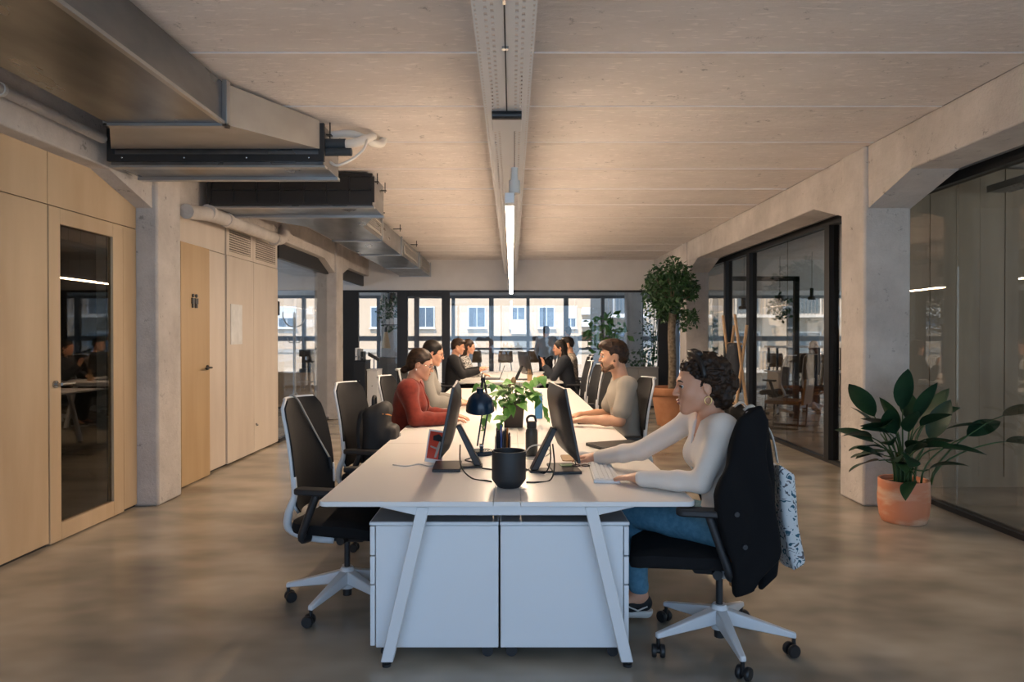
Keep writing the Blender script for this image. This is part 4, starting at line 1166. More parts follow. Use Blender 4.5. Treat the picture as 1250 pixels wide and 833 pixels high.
def vnoise(X, Y, Z, f, seed):
    rg = np.random.RandomState(seed).rand(32, 32, 32)*2-1
    x, y, z = np.broadcast_arrays(X*f+50, Y*f+50, Z*f+50)
    xi, yi, zi = np.floor(x).astype(int), np.floor(y).astype(int), np.floor(z).astype(int)
    u, v, w = x-xi, y-yi, z-zi
    u, v, w = u*u*(3-2*u), v*v*(3-2*v), w*w*(3-2*w)
    out = 0
    for i in (0, 1):
        for j in (0, 1):
            for k in (0, 1):
                out = out + rg[(xi+i) % 32, (yi+j) % 32, (zi+k) % 32]*(u if i else 1-u)*(v if j else 1-v)*(w if k else 1-w)
    return out
def ruffle(amp, f=48):
    def g(X, Y, Z):
        return amp*(np.abs(vnoise(X, Y, Z, f, 1))*2-0.8 + 0.5*vnoise(X, Y, Z, f*2.1, 2))
    return g
def curls(amp, f=95, ph=0.0):
    def g(X, Y, Z):
        return amp*(np.sin(f*X+3*np.sin(f*0.4*Z)+ph)*np.sin(f*0.9*Z+2*np.sin(f*0.5*Y))+0.6*np.sin(f*1.7*Z+f*1.1*X+2*np.sin(f*0.8*Y)))
    return g
def strands(amp, f=120):
    def g(X, Y, Z):
        return amp*np.sin(f*(X*0.35+Y)+2.5*np.sin(10*Z))
    return g

# ------------------------------------------------------------------ PEOPLE (local frame: facing +x, left is +y)
M_skin = mat('light skin', (0.60, 0.30, 0.185), 0.48, col2=(0.64, 0.34, 0.215), scale=12, sss=0.12, spec=0.4)
M_skin2 = mat('tan skin', (0.50, 0.27, 0.165), 0.48, col2=(0.54, 0.30, 0.19), scale=12, sss=0.12, spec=0.4)
M_lip = mat('lip colour', (0.36, 0.11, 0.085), 0.4)
M_eyew = mat('eye white', (0.70, 0.68, 0.66), 0.2)
M_iris = mat('dark iris', (0.02, 0.013, 0.01), 0.1)
M_hairb = mat('dark brown hair', (0.010, 0.006, 0.004), 0.5, col2=(0.042, 0.020, 0.010), scale=30, stretch=(1, 1, 2), spec=0.25)
M_hairk = mat('near black hair', (0.007, 0.006, 0.005), 0.5, col2=(0.018, 0.012, 0.009), scale=26, spec=0.25)
M_hairr = mat('auburn hair', (0.10, 0.030, 0.010), 0.5, col2=(0.20, 0.065, 0.02), scale=22)

def head_prims(S, Hm, sc, male=False):
    def T(x, y, z): return Hm @ V3((x*sc, y*sc, z*sc))
    R = Hm.to_3x3().to_4x4()
    def e(c, r, k=0.012, sub=False, rot=None): S.ell(T(*c), [q*sc for q in r], R if rot is None else R @ rot, k*sc, sub)
    def c(a, b, ra, rb=None, k=0.012): S.cap(T(*a), T(*b), ra*sc, (ra if rb is None else rb)*sc, k*sc)
    e((-.012, 0, .028), (.098, .077, .092))
    e((.026, 0, -.030), (.060, .060, .078), 0.03)
    for s_ in (-1, 1):
        c((.000, s_*.050, -.055), (.066, s_*.016, -.098), .020, .017, 0.025)
        e((.058, s_*.036, -.028), (.028, .024, .030), 0.02)
    e((.076, 0, -.099), (.018, .022, .017), 0.018)
    e((.070, 0, -.062), (.024, .032, .030), 0.02)
    c((.080, -.026, .023), (.080, .026, .023), .0125, k=0.02)
    c((.088, 0, .014), (.110, 0, -.026), .0070, .0105, 0.012)
    for s_ in (-1, 1):
        e((.099, s_*.011, -.031), (.011, .0075, .0075), 0.006)
        e((.102, s_*.031, .003), (.019, .016, .0085), 0.012, True)
        e((-.012, s_*.079, -.008), (.019, .007, .032), 0.008, rot=Matrix.Rotation(s_*0.3, 4, 'Z') @ Matrix.Rotation(0.2, 4, 'Y'))
        e((-.008, s_*.088, -.006), (.009, .006, .018), 0.004, True, rot=Matrix.Rotation(0.2, 4, 'Y'))
    e((.0935, 0, -.0535), (.0085, .021, .0060), 0.007)
    e((.0915, 0, -.0660), (.0085, .018, .0065), 0.007)
    if male: c((.0, -.055, -.06), (.0, .055, -.06), .02, k=0.03)
    return T
def face_parts(body, T, Hm, sc, gaze=0.0, lids=0.35, brow=M_hairb, h=0.0035, lips=M_lip):
    for s_ in (-1, 1):
        ey = MB().ell(T(.0738, s_*.031, .003), (.0125*sc,)*3, 14, 10).build('eye', M_eyew, body, smooth=True)
        d = (Hm.to_3x3() @ V3((1, s_*0.1, -gaze))).normalized()
        MB().ell(T(.0738, s_*.031, .003)+d*.0082*sc, (.0060*sc,)*3, 10, 8).build('iris', M_iris, ey, smooth=True)
        MB().tube([T(.086, s_*.019, .004), T(.0905, s_*.026, .0070), T(.0895, s_*.036, .0065), T(.081, s_*.046, .002)], [.0015*sc, .0036*sc, .0036*sc, .0015*sc], 6).build('eyelash', M_iris, ey, smooth=True)
        MB().tube([T(.0905, s_*.014, .024), T(.0935, s_*.026, .030), T(.089, s_*.040, .029), T(.079, s_*.050, .022)], [.002*sc, .0038*sc, .0034*sc, .0015*sc], 6).build('eyebrow', brow, body, smooth=True)
    S = SDF(h)
    S.ell(T(.0972, 0, -.0540), (.0085*sc, .020*sc, .0058*sc), Hm.to_3x3().to_4x4(), .004)
    S.ell(T(.0955, 0, -.0662), (.0085*sc, .017*sc, .0062*sc), Hm.to_3x3().to_4x4(), .003)
    S.build('lips', lips, body)
def hand_prims(S, w, d, nrm, lat, curl=(0.25, 0.3, 0.35, 0.4), spread=0.05, sc=1.0, thumb=0.6):
    """w wrist, d direction of fingers, nrm back of the hand, lat towards the thumb"""
    d = V3(d).normalized(); nrm = V3(nrm); nrm = (nrm-d*nrm.dot(d)).normalized(); lat = V3(lat); lat = (lat-d*lat.dot(d)-nrm*lat.dot(nrm)).normalized()
    w = V3(w)
    R = Matrix((d, lat, nrm)).transposed().to_4x4()
    S.ell(w+d*.048*sc, (.056*sc, .041*sc, .017*sc), R, 0.012)
    S.cap(w-d*.01, w+d*.03*sc, .024*sc, .022*sc, 0.02)
    for i, (o_, ln) in enumerate(((.030, .072), (.010, .082), (-.010, .076), (-.029, .060))):
        p = w+d*.078*sc+lat*o_*sc - nrm*abs(o_)*0.12
        a = -curl[i]*0.35
        dd = (d+lat*(o_/.03)*spread).normalized()
        for q, (f, r0, r1) in enumerate(((.46, .0098, .0090), (.30, .0090, .0082), (.24, .0082, .0070))):
            v = (dd*math.cos(a)+nrm*math.sin(a))*ln*f*sc
            S.cap(p, p+v, r0*sc, r1*sc, 0.004)
            p = p+v; a -= curl[i]*(1.0 if q == 0 else 0.7)
    p = w+d*.022*sc+lat*.026*sc-nrm*.004
    v1 = (d*math.cos(thumb)+lat*math.sin(thumb)-nrm*0.25).normalized()
    S.cap(w+d*.02*sc+lat*.012*sc, p+v1*.035*sc, .017*sc, .0125*sc, 0.012)
    p2 = p+v1*.035*sc
    v2 = (d*math.cos(thumb*0.4)+lat*math.sin(thumb*0.4)-nrm*0.2).normalized()
    S.cap(p2, p2+v2*.030*sc, .0115*sc, .010*sc, 0.005)
    S.cap(p2+v2*.030*sc, p2+v2*.054*sc, .010*sc, .008*sc, 0.004)
SEAT = dict(pel=(0, 0, .575), nb=(.02, 0, 1.075), head=(.06, 0, 1.235), yaw=0.0, pitch=0.12, hs=1.0,
            sh=((.02, .165, 1.035), (.02, -.165, 1.035)), el=((.08, .22, .78), (.08, -.22, .78)), wr=((.32, .14, .775), (.32, -.14, .775)),
            hd=((1, -.25, -.05), (1, .25, -.05)), hn=((0, 0, 1), (0, 0, 1)), hl=((0, -1, 0), (0, 1, 0)),
            hip=((0, .09, .56), (0, -.09, .56)), kn=((.42, .11, .54), (.42, -.11, .54)), an=((.36, .11, .09), (.36, -.11, .09)), curl=0.3)
STAND = dict(SEAT, pel=(0, 0, .95), nb=(0, 0, 1.42), head=(.03, 0, 1.57), sh=((0, .18, 1.38), (0, -.18, 1.38)), el=((-.02, .23, 1.10), (-.02, -.23, 1.10)),
             wr=((.12, .20, .90), (.12, -.20, .90)), hip=((0, .09, .93), (0, -.09, .93)), kn=((.02, .10, .50), (.02, -.10, .50)), an=((0, .10, .09), (0, -.10, .09)),
             hd=((.3, 0, -1), (.3, 0, -1)), hn=((0, 1, 0), (0, -1, 0)), hl=((1, 0, 0), (1, 0, 0)))
def person(label, loc, rz, J, h=0.008, male=False, skin=M_skin, top=None, top_inf=0.012, sleeve=0.92, pants=None, shoes=None, hair=None,
           vneck=None, fold=0.0035, hairm=M_hairb, group=None, gaze=0.3, fine=False, over=None, overm=None, pant_to=0.95, sock=None, wide=1.0):
    J = dict(SEAT, **J)
    t = thing('person', label, 'person', loc, rz, group)
    g = {k: (tuple(V3(q) for q in v) if isinstance(v[0], (tuple, list, Vector)) else V3(v)) for k, v in J.items() if isinstance(v, tuple)}
    Hm = Matrix.Translation(g['head']) @ Matrix.Rotation(J['yaw'], 4, 'Z') @ Matrix.Rotation(J['pitch'], 4, 'Y') @ Matrix.Rotation(J.get('roll', 0), 4, 'X')
    sc = J['hs']
    pel, nb = g['pel'], g['nb']
    up = (nb-pel); ux = up.normalized()
    side = (g['sh'][0]-g['sh'][1]).normalized(); fw = side.cross(ux).normalized()
    RT = Matrix((fw, side, ux)).transposed().to_4x4()
    W_ = (1.06 if male else 0.96)*wide
    def torso(S, e):
        S.ell(pel+ux*.02, (.115+e, .165*W_+e, .11+e), RT, 0.05)
        S.ell(pel+up*.38, (.095+e, .130*W_+e, .15+e), RT, 0.06)
        S.ell(pel+up*.70+fw*.01, (.105+e, .150*W_+e, .155+e), RT, 0.06)
        for i in (0, 1):
            S.cap(nb-ux*.045, g['sh'][i], .048+e, .052+e, 0.05)
            if not male: S.ell(pel+up*.66+fw*.088+side*(.062 if i == 0 else -.062), (.048+e, .056+e, .055+e), RT, 0.04)
            else: S.ell(pel+up*.76+fw*.040+side*(.07 if i == 0 else -.07), (.045+e, .075+e, .06+e), RT, 0.06)
    def arms(S, e, f0=1.0, upto=1.0, slack=0.0):
        for i in (0, 1):
            a, b, c = g['sh'][i], g['el'][i], g['wr'][i]
            m = 1.10 if male else 1.0
            if upto <= 1.0 and sleeve < 0.5 and e > 0:
                S.cap(a, a+(b-a)*(sleeve*2), .050*m+e, .048*m+e+slack, 0.04); continue
            S.cap(a, b, .049*m+e, .039*m+e, 0.04)
            q = b+(c-b)*(1.0 if e == 0 else sleeve)
            S.cap(b, b+(q-b)*.4, .039*m+e, .038*m+e, 0.02)
            S.cap(b+(q-b)*.4, q, .038*m+e, (.026*m if e == 0 else .028*m)+e+slack*0.3, 0.02)
    def legs(S, e, fr=1.0):
        for i in (0, 1):
            a, b, c = g['hip'][i], g['kn'][i], g['an'][i]
            S.cap(a, b, .080+e, .058+e, 0.05)
            q = b+(c-b)*fr
            S.cap(b, b+(q-b)*.35, .056+e, .054+e, 0.03)
            S.cap(b+(q-b)*.35, q, .054+e, .036+e+(0.008 if e else 0), 0.03)
    S = SDF(h)
    torso(S, 0); arms(S, 0); legs(S, 0)
    for i in (0, 1):   # feet
        a = g['an'][i]; fd = V3((1, 0, 0)); kn = g['kn'][i]
        S.cap(a, a+V3((.15, 0, -.055)), .036, .028, 0.03)
        cu = J['curl'] if isinstance(J['curl'], (int, float)) else J['curl'][i]
        hand_prims(S, g['wr'][i], g['hd'][i], g['hn'][i], g['hl'][i], (cu, cu*1.1, cu*1.15, cu*1.25), 0.06, 1.0 if not male else 1.08)
    S.cap(Hm @ V3((-.022*sc, 0, -.035*sc)), nb-ux*.02+fw*0.005, .050 if not male else .058, .056 if not male else .064, 0.03)
    T = head_prims(S, Hm, sc, male)
    body = S.build('body', skin, t)
    face_parts(body, T, Hm, sc, gaze, h=0.003 if fine else 0.005)
    # clothes
    if top:
        S = SDF(h); torso(S, top_inf); arms(S, top_inf*0.75, slack=0.012)
        if vneck:
            dp, wd = vneck
            base = nb+fw*.075-ux*.015
            S.cap(base+ux*.03, nb+fw*(.125)-ux*dp, wd, .006, 0.006, True)
            S.cap(nb+ux*.02-fw*.03, nb+ux*.06+fw*.05, .072, .075, 0.008, True)
        else:
            S.cap(nb+ux*.035-fw*.02, nb+ux*.06+fw*.02, .062, .070, 0.008, True)
        S.disp = folds(fold)
        S.build('top', top, t)
    if over:       # open jacket over the top
        S = SDF(h); torso(S, top_inf+0.018); arms(S, top_inf+0.008, slack=0.01)
        S.cap(nb+fw*.11+ux*.05, pel+fw*.19+up*.1, .055, .040, 0.01, True)
        S.cap(nb+ux*.04-fw*.01, nb+ux*.07+fw*.06, .068, .074, 0.01, True)
        for s_ in (-1, 1):
            S.cap(nb+side*s_*.062-fw*.03-ux*.005, nb+side*s_*.075+fw*.085-ux*.075, .016, .012, 0.012)
            S.cap(nb+side*s_*.07+fw*.095-ux*.08, pel+up*.50+side*s_*.05+fw*.135, .013, .009, 0.012)
        S.cap(nb-fw*.055+side*.05, nb-fw*.055-side*.05, .018, .018, 0.012)
        S.disp = folds(fold)
        S.build('jacket', over, t)
    if pants:
        S = SDF(h)
        S.ell(pel+ux*.0, (.128, .178*W_, .105), RT, 0.05)
        legs(S, 0.011, pant_to)
        S.disp = folds(0.003, 30, 30, 44)
        S.build('trousers', pants, t)
    if shoes:
        for i in (0, 1):
            a = g['an'][i]
            S = SDF(min(h, .006))
            S.cap(a+V3((-.02, 0, -.03)), a+V3((.05, 0, -.045)), .042, .036, 0.02)
            S.cap(a+V3((.05, 0, -.045)), a+V3((.17, 0, -.058)), .036, .028, 0.02)
            sh_ = S.build('shoe', shoes[0], t)
            S = SDF(min(h, .006))
            S.cap(a+V3((-.03, 0, -.072)), a+V3((.17, 0, -.072)), .036, .034, 0.01)
            S.box(a+V3((.07, 0, -.02)), (.3, .2, .044), None, 0.002, 0.004, True)
            S.build('sole', shoes[1], sh_)
            if len(shoes) > 2:
                for s_ in (-1, 1):
                    MB().tube([a+V3((-.03, s_*.040, -.035)), a+V3((.02, s_*.043, -.055)), a+V3((.07, s_*.038, -.035)), a+V3((.11, s_*.036, -.05))], .004, 6).build('side_stripe', shoes[2], sh_, smooth=True)
    if hair: hair(t, T, Hm, sc, h, hairm)
    return t, T, Hm, g, fw, ux, side
def hair_sdf(t, T, Hm, sc, h, m, prims, cuts=(), disp=None, name='hair', base=True):
    S = SDF(h); R = Hm.to_3x3().to_4x4()
    def put(p, sub=False):
        if len(p) == 2: S.ell(T(*p[0]), [q*sc for q in p[1]], R, 0.015, sub)
        else: S.cap(T(*p[0]), T(*p[1]), p[2]*sc, p[3]*sc, 0.015, sub)
    if base: S.ell(T(-.018, 0, .034), (.104*sc, .084*sc, .098*sc), R, 0.015)
    for p in prims: put(p)
    for p in cuts: put(p, True)
    S.disp = disp
    return S.build(name, m, t)
FACECUT = [((.108, 0, -.015), (.064, .18, .090)), ((.055, 0, -.080), (.080, .12, .062)), ((.0, .10, -.035), (.040, .05, .055)), ((.0, -.10, -.035), (.040, .05, .055)), ((-.02, 0, -.12), (.07, .12, .05)), ((.090, 0, .0), (.066, .2, .058))]
def hair_short(t, T, Hm, sc, h, m):
    return hair_sdf(t, T, Hm, sc, h, m, [((.02, 0, .085), (.085, .07, .050)), ((-.06, 0, .0), (.06, .075, .075))], FACECUT, ruffle(0.005, 60))
def hair_bun(t, T, Hm, sc, h, m):
    return hair_sdf(t, T, Hm, sc, h, m, [((-.06, 0, .0), (.06, .075, .08)), ((-.105, 0, -.075), (-.115, 0, -.085), .030, .030), ((-.075, 0, -.05), (-.10, 0, -.07), .03, .022), ((.05, .05, .055), (-.03, .075, .02), .018, .02), ((.05, -.05, .055), (-.03, -.075, .02), .018, .02)], FACECUT, strands(0.0022))
def hair_long(t, T, Hm, sc, h, m):
    return hair_sdf(t, T, Hm, sc, h, m, [((-.055, 0, -.02), (.065, .085, .095)), ((-.05, .055, -.05), (-.01, .085, -.22), .040, .036), ((-.01, .085, -.22), (.075, .085, -.36), .036, .024),
                    ((-.05, -.055, -.05), (-.01, -.085, -.22), .040, .036), ((-.01, -.085, -.22), (.075, -.085, -.36), .036, .024), ((-.08, 0, -.06), (-.085, 0, -.2), .05, .04)],
                    [FACECUT[0], FACECUT[1]], strands(0.003, 90))
def hair_down(t, T, Hm, sc, h, m):
    return hair_sdf(t, T, Hm, sc, h, m, [((-.06, 0, -.02), (.07, .09, .10)), ((-.05, .03, -.05), (-.07, .05, -.26), .06, .05), ((-.05, -.03, -.05), (-.07, -.05, -.26), .06, .05)], FACECUT[:2], strands(0.003, 80))
def glasses(t, T, m=None):
    f = MB()
    for s_ in (-1, 1):
        f.tube([T(.106, s_*.033+.021*math.cos(a), .002+.018*math.sin(a)) for a in [i*2*PI/16 for i in range(16)]], .0016, 6, closed=True)
        f.tube([T(.105, s_*.054, .008), T(.05, s_*.078, .010), T(-.01, s_*.084, .012)], .0016, 6)
    f.tube([T(.106, -.012, .006), T(.110, 0, .009), T(.106, .012, .006)], .0016, 6)
    return f.build('glasses', m or M_chrome, t, smooth=True)

# --- the woman in white, nearest the camera
M_whtop = mat('cream ribbed knit', (0.76, 0.68, 0.60), 0.85, sheen=0.2, bump=0.08, bscale=140)
M_jean = mat('blue denim', (0.055, 0.165, 0.25), 0.8, col2=(0.085, 0.22, 0.32), scale=40, bump=0.1, bscale=180)
M_shoeb = mat('black canvas', (0.012, 0.012, 0.013), 0.8)
M_sole = mat('off white rubber', (0.66, 0.65, 0.62), 0.6)
def hair_updo(t, T, Hm, sc, h, m):
    o = hair_sdf(t, T, Hm, sc, 0.0035, m, [((-.055, 0, .010), (.070, .082, .085)), ((.012, 0, .086), (.055, .062, .034)), ((-.035, 0, .104), (.058, .058, .034)),
                    ((-.085, 0, .055), (.050, .062, .060)), ((-.108, 0, .000), (.052, .062, .060)), ((-.086, 0, -.060), (.044, .058, .050)), ((-.055, 0, -.085), (.022, .045, .022)),
                    ((.055, .055, .045), (-.02, .080, .025), .016, .020), ((.055, -.055, .045), (-.02, -.080, .025), .016, .020)],
                    [((.112, 0, -.004), (.062, .2, .096)), ((.094, 0, .000), (.090, .2, .070)), ((.050, 0, -.085), (.080, .12, .062)), ((-.004, .105, -.030), (.034, .05, .046)), ((-.004, -.105, -.030), (.034, .05, .046))], ruffle(0.0075, 52))
    hb = MB().tube([T(.030-.055*abs(math.sin(a))*0-.03*abs(math.cos(a)), .094*math.cos(a)*0.96, .045+.092*math.sin(a)) for a in [PI*i/16-.10+i*0.0125 for i in range(17)]], 0.020*sc, 8, flat=0.55)
    hb.ell(T(.012, .0, .140), (.026*sc, .022*sc, .019*sc), 12, 8).ell(T(.004, .030, .134), (.024*sc, .022*sc, .018*sc), 12, 8)
    hb.build('headband', mat('black satin', (0.008, 0.008, 0.009), 0.4), t, smooth=True)
    return o
WX, WY = 1.0, 3.20
JW = dict(pel=(-.02, 0, .575), nb=(.055, -.01, 1.085), head=(.118, .0, 1.228), yaw=-0.06, pitch=0.10, hs=1.10,
          sh=((.055, .150, 1.045), (.105, -.165, 1.045)), el=((.150, .135, .800), (.325, -.375, .855)), wr=((.385, -.040, .782), (.520, -.575, .787)),
          hd=((.60, -.62, -.06), (.70, -.42, -.03)), hn=((0, 0, 1), (0, 0, 1)), hl=((-.6, -.8, 0), (.1, 1, 0)),
          kn=((.41, -.30, .56), (.40, -.46, .56)), an=((.345, -.28, .125), (.36, -.46, .09)), curl=(0.16, 0.30))
t, T, Hm, g, fw, ux, side = person('person in a cream V-neck top and jeans with a black headband, reaching for the mouse', (WX, WY, 0), PI, JW, h=0.0055,
    top=M_whtop, top_inf=0.011, sleeve=0.97, vneck=(.175, .030), pants=M_jean, shoes=(M_shoeb, M_sole, M_sole), hair=hair_updo, fine=True, fold=0.0022, pant_to=0.86, gaze=0.15)
ea = T(-.010, .086, -.050)
MB().tube([ea+V3((.016*math.cos(a), 0, .018*math.sin(a)-.01)) for a in [i*2*PI/18 for i in range(18)]], .0024, 6, closed=True).build('hoop_earring', mat('gold', (0.75, 0.52, 0.22), 0.25, 1.0), t, smooth=True)
# chain and buttons
nb_ = g['nb']
MB().tube(spline([nb_+side*.055+ux*.005, nb_+side*.03+fw*.085-ux*.05, nb_+fw*.104-ux*.10, nb_-side*.03+fw*.085-ux*.05, nb_-side*.055+ux*.005]), .0016, 6).build('necklace', mat('gold', (1, 1, 1)), t, smooth=True)
for i in range(3):
    MB().ell(nb_+fw*(.135+.006*i)-ux*(.195+.03*i), (.005, .005, .005), 8, 6).build('button', M_sole, t, smooth=True)

# --- others along the benches
M_red = mat('rust red jacket', (0.15, 0.012, 0.004), 0.85, col2=(0.21, 0.020, 0.007), scale=30, sheen=0.1)
M_darkc = mat('black cloth', (0.010, 0.010, 0.012), 0.85)
M_navyc = mat('dark navy cloth', (0.012, 0.016, 0.024), 0.85)
M_cardi = mat('pale grey knit', (0.25, 0.235, 0.21), 0.9, bump=0.1, bscale=90)
M_tee = mat('grey marl cotton', (0.29, 0.26, 0.22), 0.88)
M_beige = mat('patterned shirt cloth', (0.10, 0.085, 0.07), 0.85, col2=(0.34, 0.30, 0.25), scale=45, lo=0.45, hi=0.55)
M_bluesh = mat('pale blue shirt', (0.36, 0.42, 0.48), 0.85)
M_whsh = mat('white shirt', (0.68, 0.68, 0.66), 0.85)
M_trous = mat('charcoal trousers', (0.02, 0.02, 0.023), 0.85)
M_pf = mat('print orange', (0.55, 0.20, 0.06), 0.7)
PG = 'people seated at the bench desks'
typ = dict(el=((.10, .23, .80), (.10, -.23, .80)), wr=((.34, .12, .79), (.34, -.12, .79)))
t, T, Hm, g, fw, ux, side = person('person in a rust red jacket with dark hair in a low bun typing', (-0.90, 5.60, 0), 0,
    dict(typ, head=(.15, 0, 1.225), nb=(.075, 0, 1.07), sh=((.07, .165, 1.03), (.07, -.165, 1.03)), el=((.16, .23, .79), (.14, -.24, .80)), wr=((.40, .12, .79), (.38, -.10, .79)), pitch=0.30),
    h=0.0075, top=M_darkc, over=M_red, sleeve=0.95, pants=M_trous, shoes=(M_shoeb, M_sole), hair=hair_bun, hairm=M_hairb, group=PG, fold=0.004)
glasses(t, T)
MB().ell(T(-.012, -.088, -.045), (.007, .007, .007), 8, 6).build('pearl_earring', M_whsh, t, smooth=True)
t, T, Hm, g, fw, ux, side = person('person with long dark hair and glasses in a pale grey cardigan', (-0.92, 6.85, 0), 0.05,
    dict(typ, head=(.13, 0, 1.285), nb=(.06, 0, 1.12), sh=((.05, .165, 1.075), (.05, -.165, 1.075)), el=((.14, .23, .82), (.14, -.23, .82)), wr=((.39, .12, .79), (.39, -.12, .79)), pitch=0.28),
    h=0.008, top=M_darkc, over=M_cardi, sleeve=0.93, pants=M_trous, shoes=(M_shoeb, M_sole), hair=hair_long, hairm=M_hairk, group=PG)
glasses(t, T, M_blk)
t, T, Hm, g, fw, ux, side = person('person with short dark hair in a black blazer talking with hands raised', (-0.96, 10.9, 0), 0.0,
    dict(typ, head=(.10, 0, 1.285), nb=(.04, 0, 1.12), sh=((.03, .17, 1.08), (.03, -.17, 1.08)), el=((.18, .22, .85), (.18, -.22, .84)), wr=((.42, .12, .92), (.42, -.10, .90)), hd=((1, 0, .35), (1, 0, .35)), pitch=0.2),
    h=0.010, male=True, top=M_whsh, over=M_darkc, sleeve=0.95, pants=M_trous, shoes=(M_shoeb, M_sole), hair=hair_short, hairm=M_hairb, group=PG)
t, T, Hm, g, fw, ux, side = person('person in a black and white checked top beside the blazer', (-0.86, 11.75, 0), 0.05,
    dict(typ, head=(.12, 0, 1.27), nb=(.05, 0, 1.11), pitch=0.2), h=0.011, top=mat('checked cloth', (0.03, 0.03, 0.03), 0.85, col2=(0.6, 0.58, 0.55), scale=60, lo=0.47, hi=0.53), pants=M_trous, hair=hair_down, hairm=M_hairb, group=PG)
t, T, Hm, g, fw, ux, side = person('bearded smiling man in a grey t-shirt typing', (0.92, 5.50, 0), PI,
    dict(typ, head=(.105, 0, 1.295), nb=(.035, 0, 1.115), pel=(-.02, 0, .585), sh=((.02, .185, 1.075), (.02, -.185, 1.075)), el=((.09, .235, .80), (.12, -.26, .80)), wr=((.35, .14, .80), (.36, -.13, .80)),
         hd=((1, -.3, -.1), (1, .25, -.1)), pitch=0.10, hs=1.04, curl=0.35),
    h=0.0075, male=True, skin=M_skin2, top=M_tee, top_inf=0.014, sleeve=0.36, pants=M_trous, shoes=(M_shoeb, M_sole), hair=hair_short, hairm=M_hairb, group=PG, fold=0.004)
S = SDF(0.004); R = Hm.to_3x3().to_4x4()
def be(c, r): S.ell(T(*c), [q*1.04 for q in r], R, 0.012)
be((.072, 0, -.098), (.030, .034, .024)); be((.096, 0, -.044), (.012, .024, .005))
for s_ in (-1, 1):
    S.cap(T(.0, s_*.066, -.035), T(.018, s_*.052, -.072), .015, .020, 0.015); S.cap(T(.018, s_*.052, -.072), T(.070, s_*.022, -.096), .020, .020, 0.015)
    S.cap(T(.094, s_*.022, -.046), T(.084, s_*.028, -.085), .006, .008, 0.01)
S.disp = curls(0.0012, 260)
S.build('beard', mat('brown beard', (0.05, 0.024, 0.012), 0.8, col2=(0.16, 0.085, 0.045), scale=60), t)
R2 = Matrix((fw, side, ux)).transposed()
pz_ = g['pel'] + (g['nb']-g['pel'])*.60 + fw*.098 + side*.092
R2 = R2 @ Matrix.Rotation(0.75, 3, 'Z')
MB().box(-.004, .004, -.022, .022, -.028, .055, Matrix.Translation(pz_) @ R2.to_4x4()).build('shirt_print', M_pf, t)
MB().box(-.004, .004, -.024, .024, -.065, -.030, Matrix.Translation(pz_) @ R2.to_4x4()).build('shirt_print', M_navyc, t)
t, T, Hm, g, fw, ux, side = person('person in a black hooded top resting a hand near the chin', (0.93, 11.05, 0), PI,
    dict(typ, head=(.16, 0, 1.265), nb=(.09, 0, 1.10), sh=((.09, .165, 1.06), (.09, -.165, 1.06)), el=((.27, .20, .80), (.25, -.2, .82)), wr=((.42, .10, .98), (.42, -.10, .80)), hd=((.1, 0, 1), (1, .3, -.1)), hn=((-1, 0, 0.1), (0, 0, 1)), hl=((0, -1, 0), (0, 1, 0)), pitch=0.15, curl=0.6),
    h=0.010, top=M_navyc, top_inf=0.03, sleeve=0.80, pants=M_trous, shoes=(M_shoeb, M_sole), hair=hair_down, hairm=M_hairk, group=PG, fold=0.005)
t, T, Hm, g, fw, ux, side = person('person with short dark hair in a mottled grey shirt beyond the hooded top', (1.10, 12.3, 0), PI,
    dict(typ, head=(.10, 0, 1.31), nb=(.04, 0, 1.14), pitch=0.1), h=0.011, male=True, skin=M_skin2, top=M_beige, top_inf=0.018, pants=M_trous, shoes=(M_shoeb, M_sole), hair=hair_short, hairm=M_hairk, group=PG)
SG = 'people standing beyond the glass partition'
person('standing person in a pale blue shirt beyond the glass partition', (0.83, 16.8, 0), 1.2, dict(STAND, yaw=0.4), h=0.012, male=True, top=M_bluesh, top_inf=0.02, pants=M_trous, shoes=(M_shoeb, M_sole), hair=hair_short, hairm=M_hairb, group=SG)
person('standing person in a white shirt beyond the glass partition', (1.40, 17.0, 0), 1.9, dict(STAND), h=0.012, top=M_whsh, top_inf=0.02, pants=M_trous, shoes=(M_shoeb, M_sole), hair=hair_bun, hairm=M_hairk, group=SG)
person('person with auburn hair seated at a desk in the right hand glass room', (5.75, 13.0, 0), 1.3, dict(typ), h=0.012, top=M_darkc, top_inf=0.02, pants=M_trous, shoes=(M_shoeb, M_sole), hair=hair_down, hairm=M_hairr)
# ------------------------------------------------------------------ COAT, TOTE, BACKPACK
def px2(px, py, s_): return ((px-625)/s_, 1.46-(py-410)/s_)
M_coat = mat('black wool coat', (0.006, 0.006, 0.007), 0.92, spec=0.2)
ct = thing('coat', 'long black coat draped over the chair of the person in white', 'coat', (1.1, 3.2, 0.3))
cp = [(900,510),(917,497),(928,496),(933,511),(934,555),(944,630),(953,671),(950,683),(925,705),(917,719),(896,726),(891,686),(880,649),(873,630),(872,605),(884,567)]
S = SDF(0.008)
S.poly([V3((a, 0, b)) .xz for a, b in [px2(p, q, 286) for p, q in cp]], 2.895, 0.032, 0.02, 0.03)
S.poly([(1.065, 1.10), (1.09, 1.13), (1.115, 1.10), (1.125, .95), (1.155, .60), (1.15, .42), (1.08, .36), (1.08, .6), (1.075, .9)], 3.19, 0.26, 0.03, 0.04)
S.disp = lambda X, Y, Z: 0.006*np.sin(38*X+34*Y+3*np.sin(7*Z))+0*Z
o = S.build('coat_body', M_coat, None)
o.data.transform(Matrix.Translation(-ct.location)); o.parent = ct
for p, q in ((909, 668), (899, 628)):
    a, b = px2(p, q, 290.5)
    L = LP(ct); L(MB().cyl((a, 2.853, b), (a, 2.866, b), 0.011, n=14), 'button', M_blkp, smooth='auto')
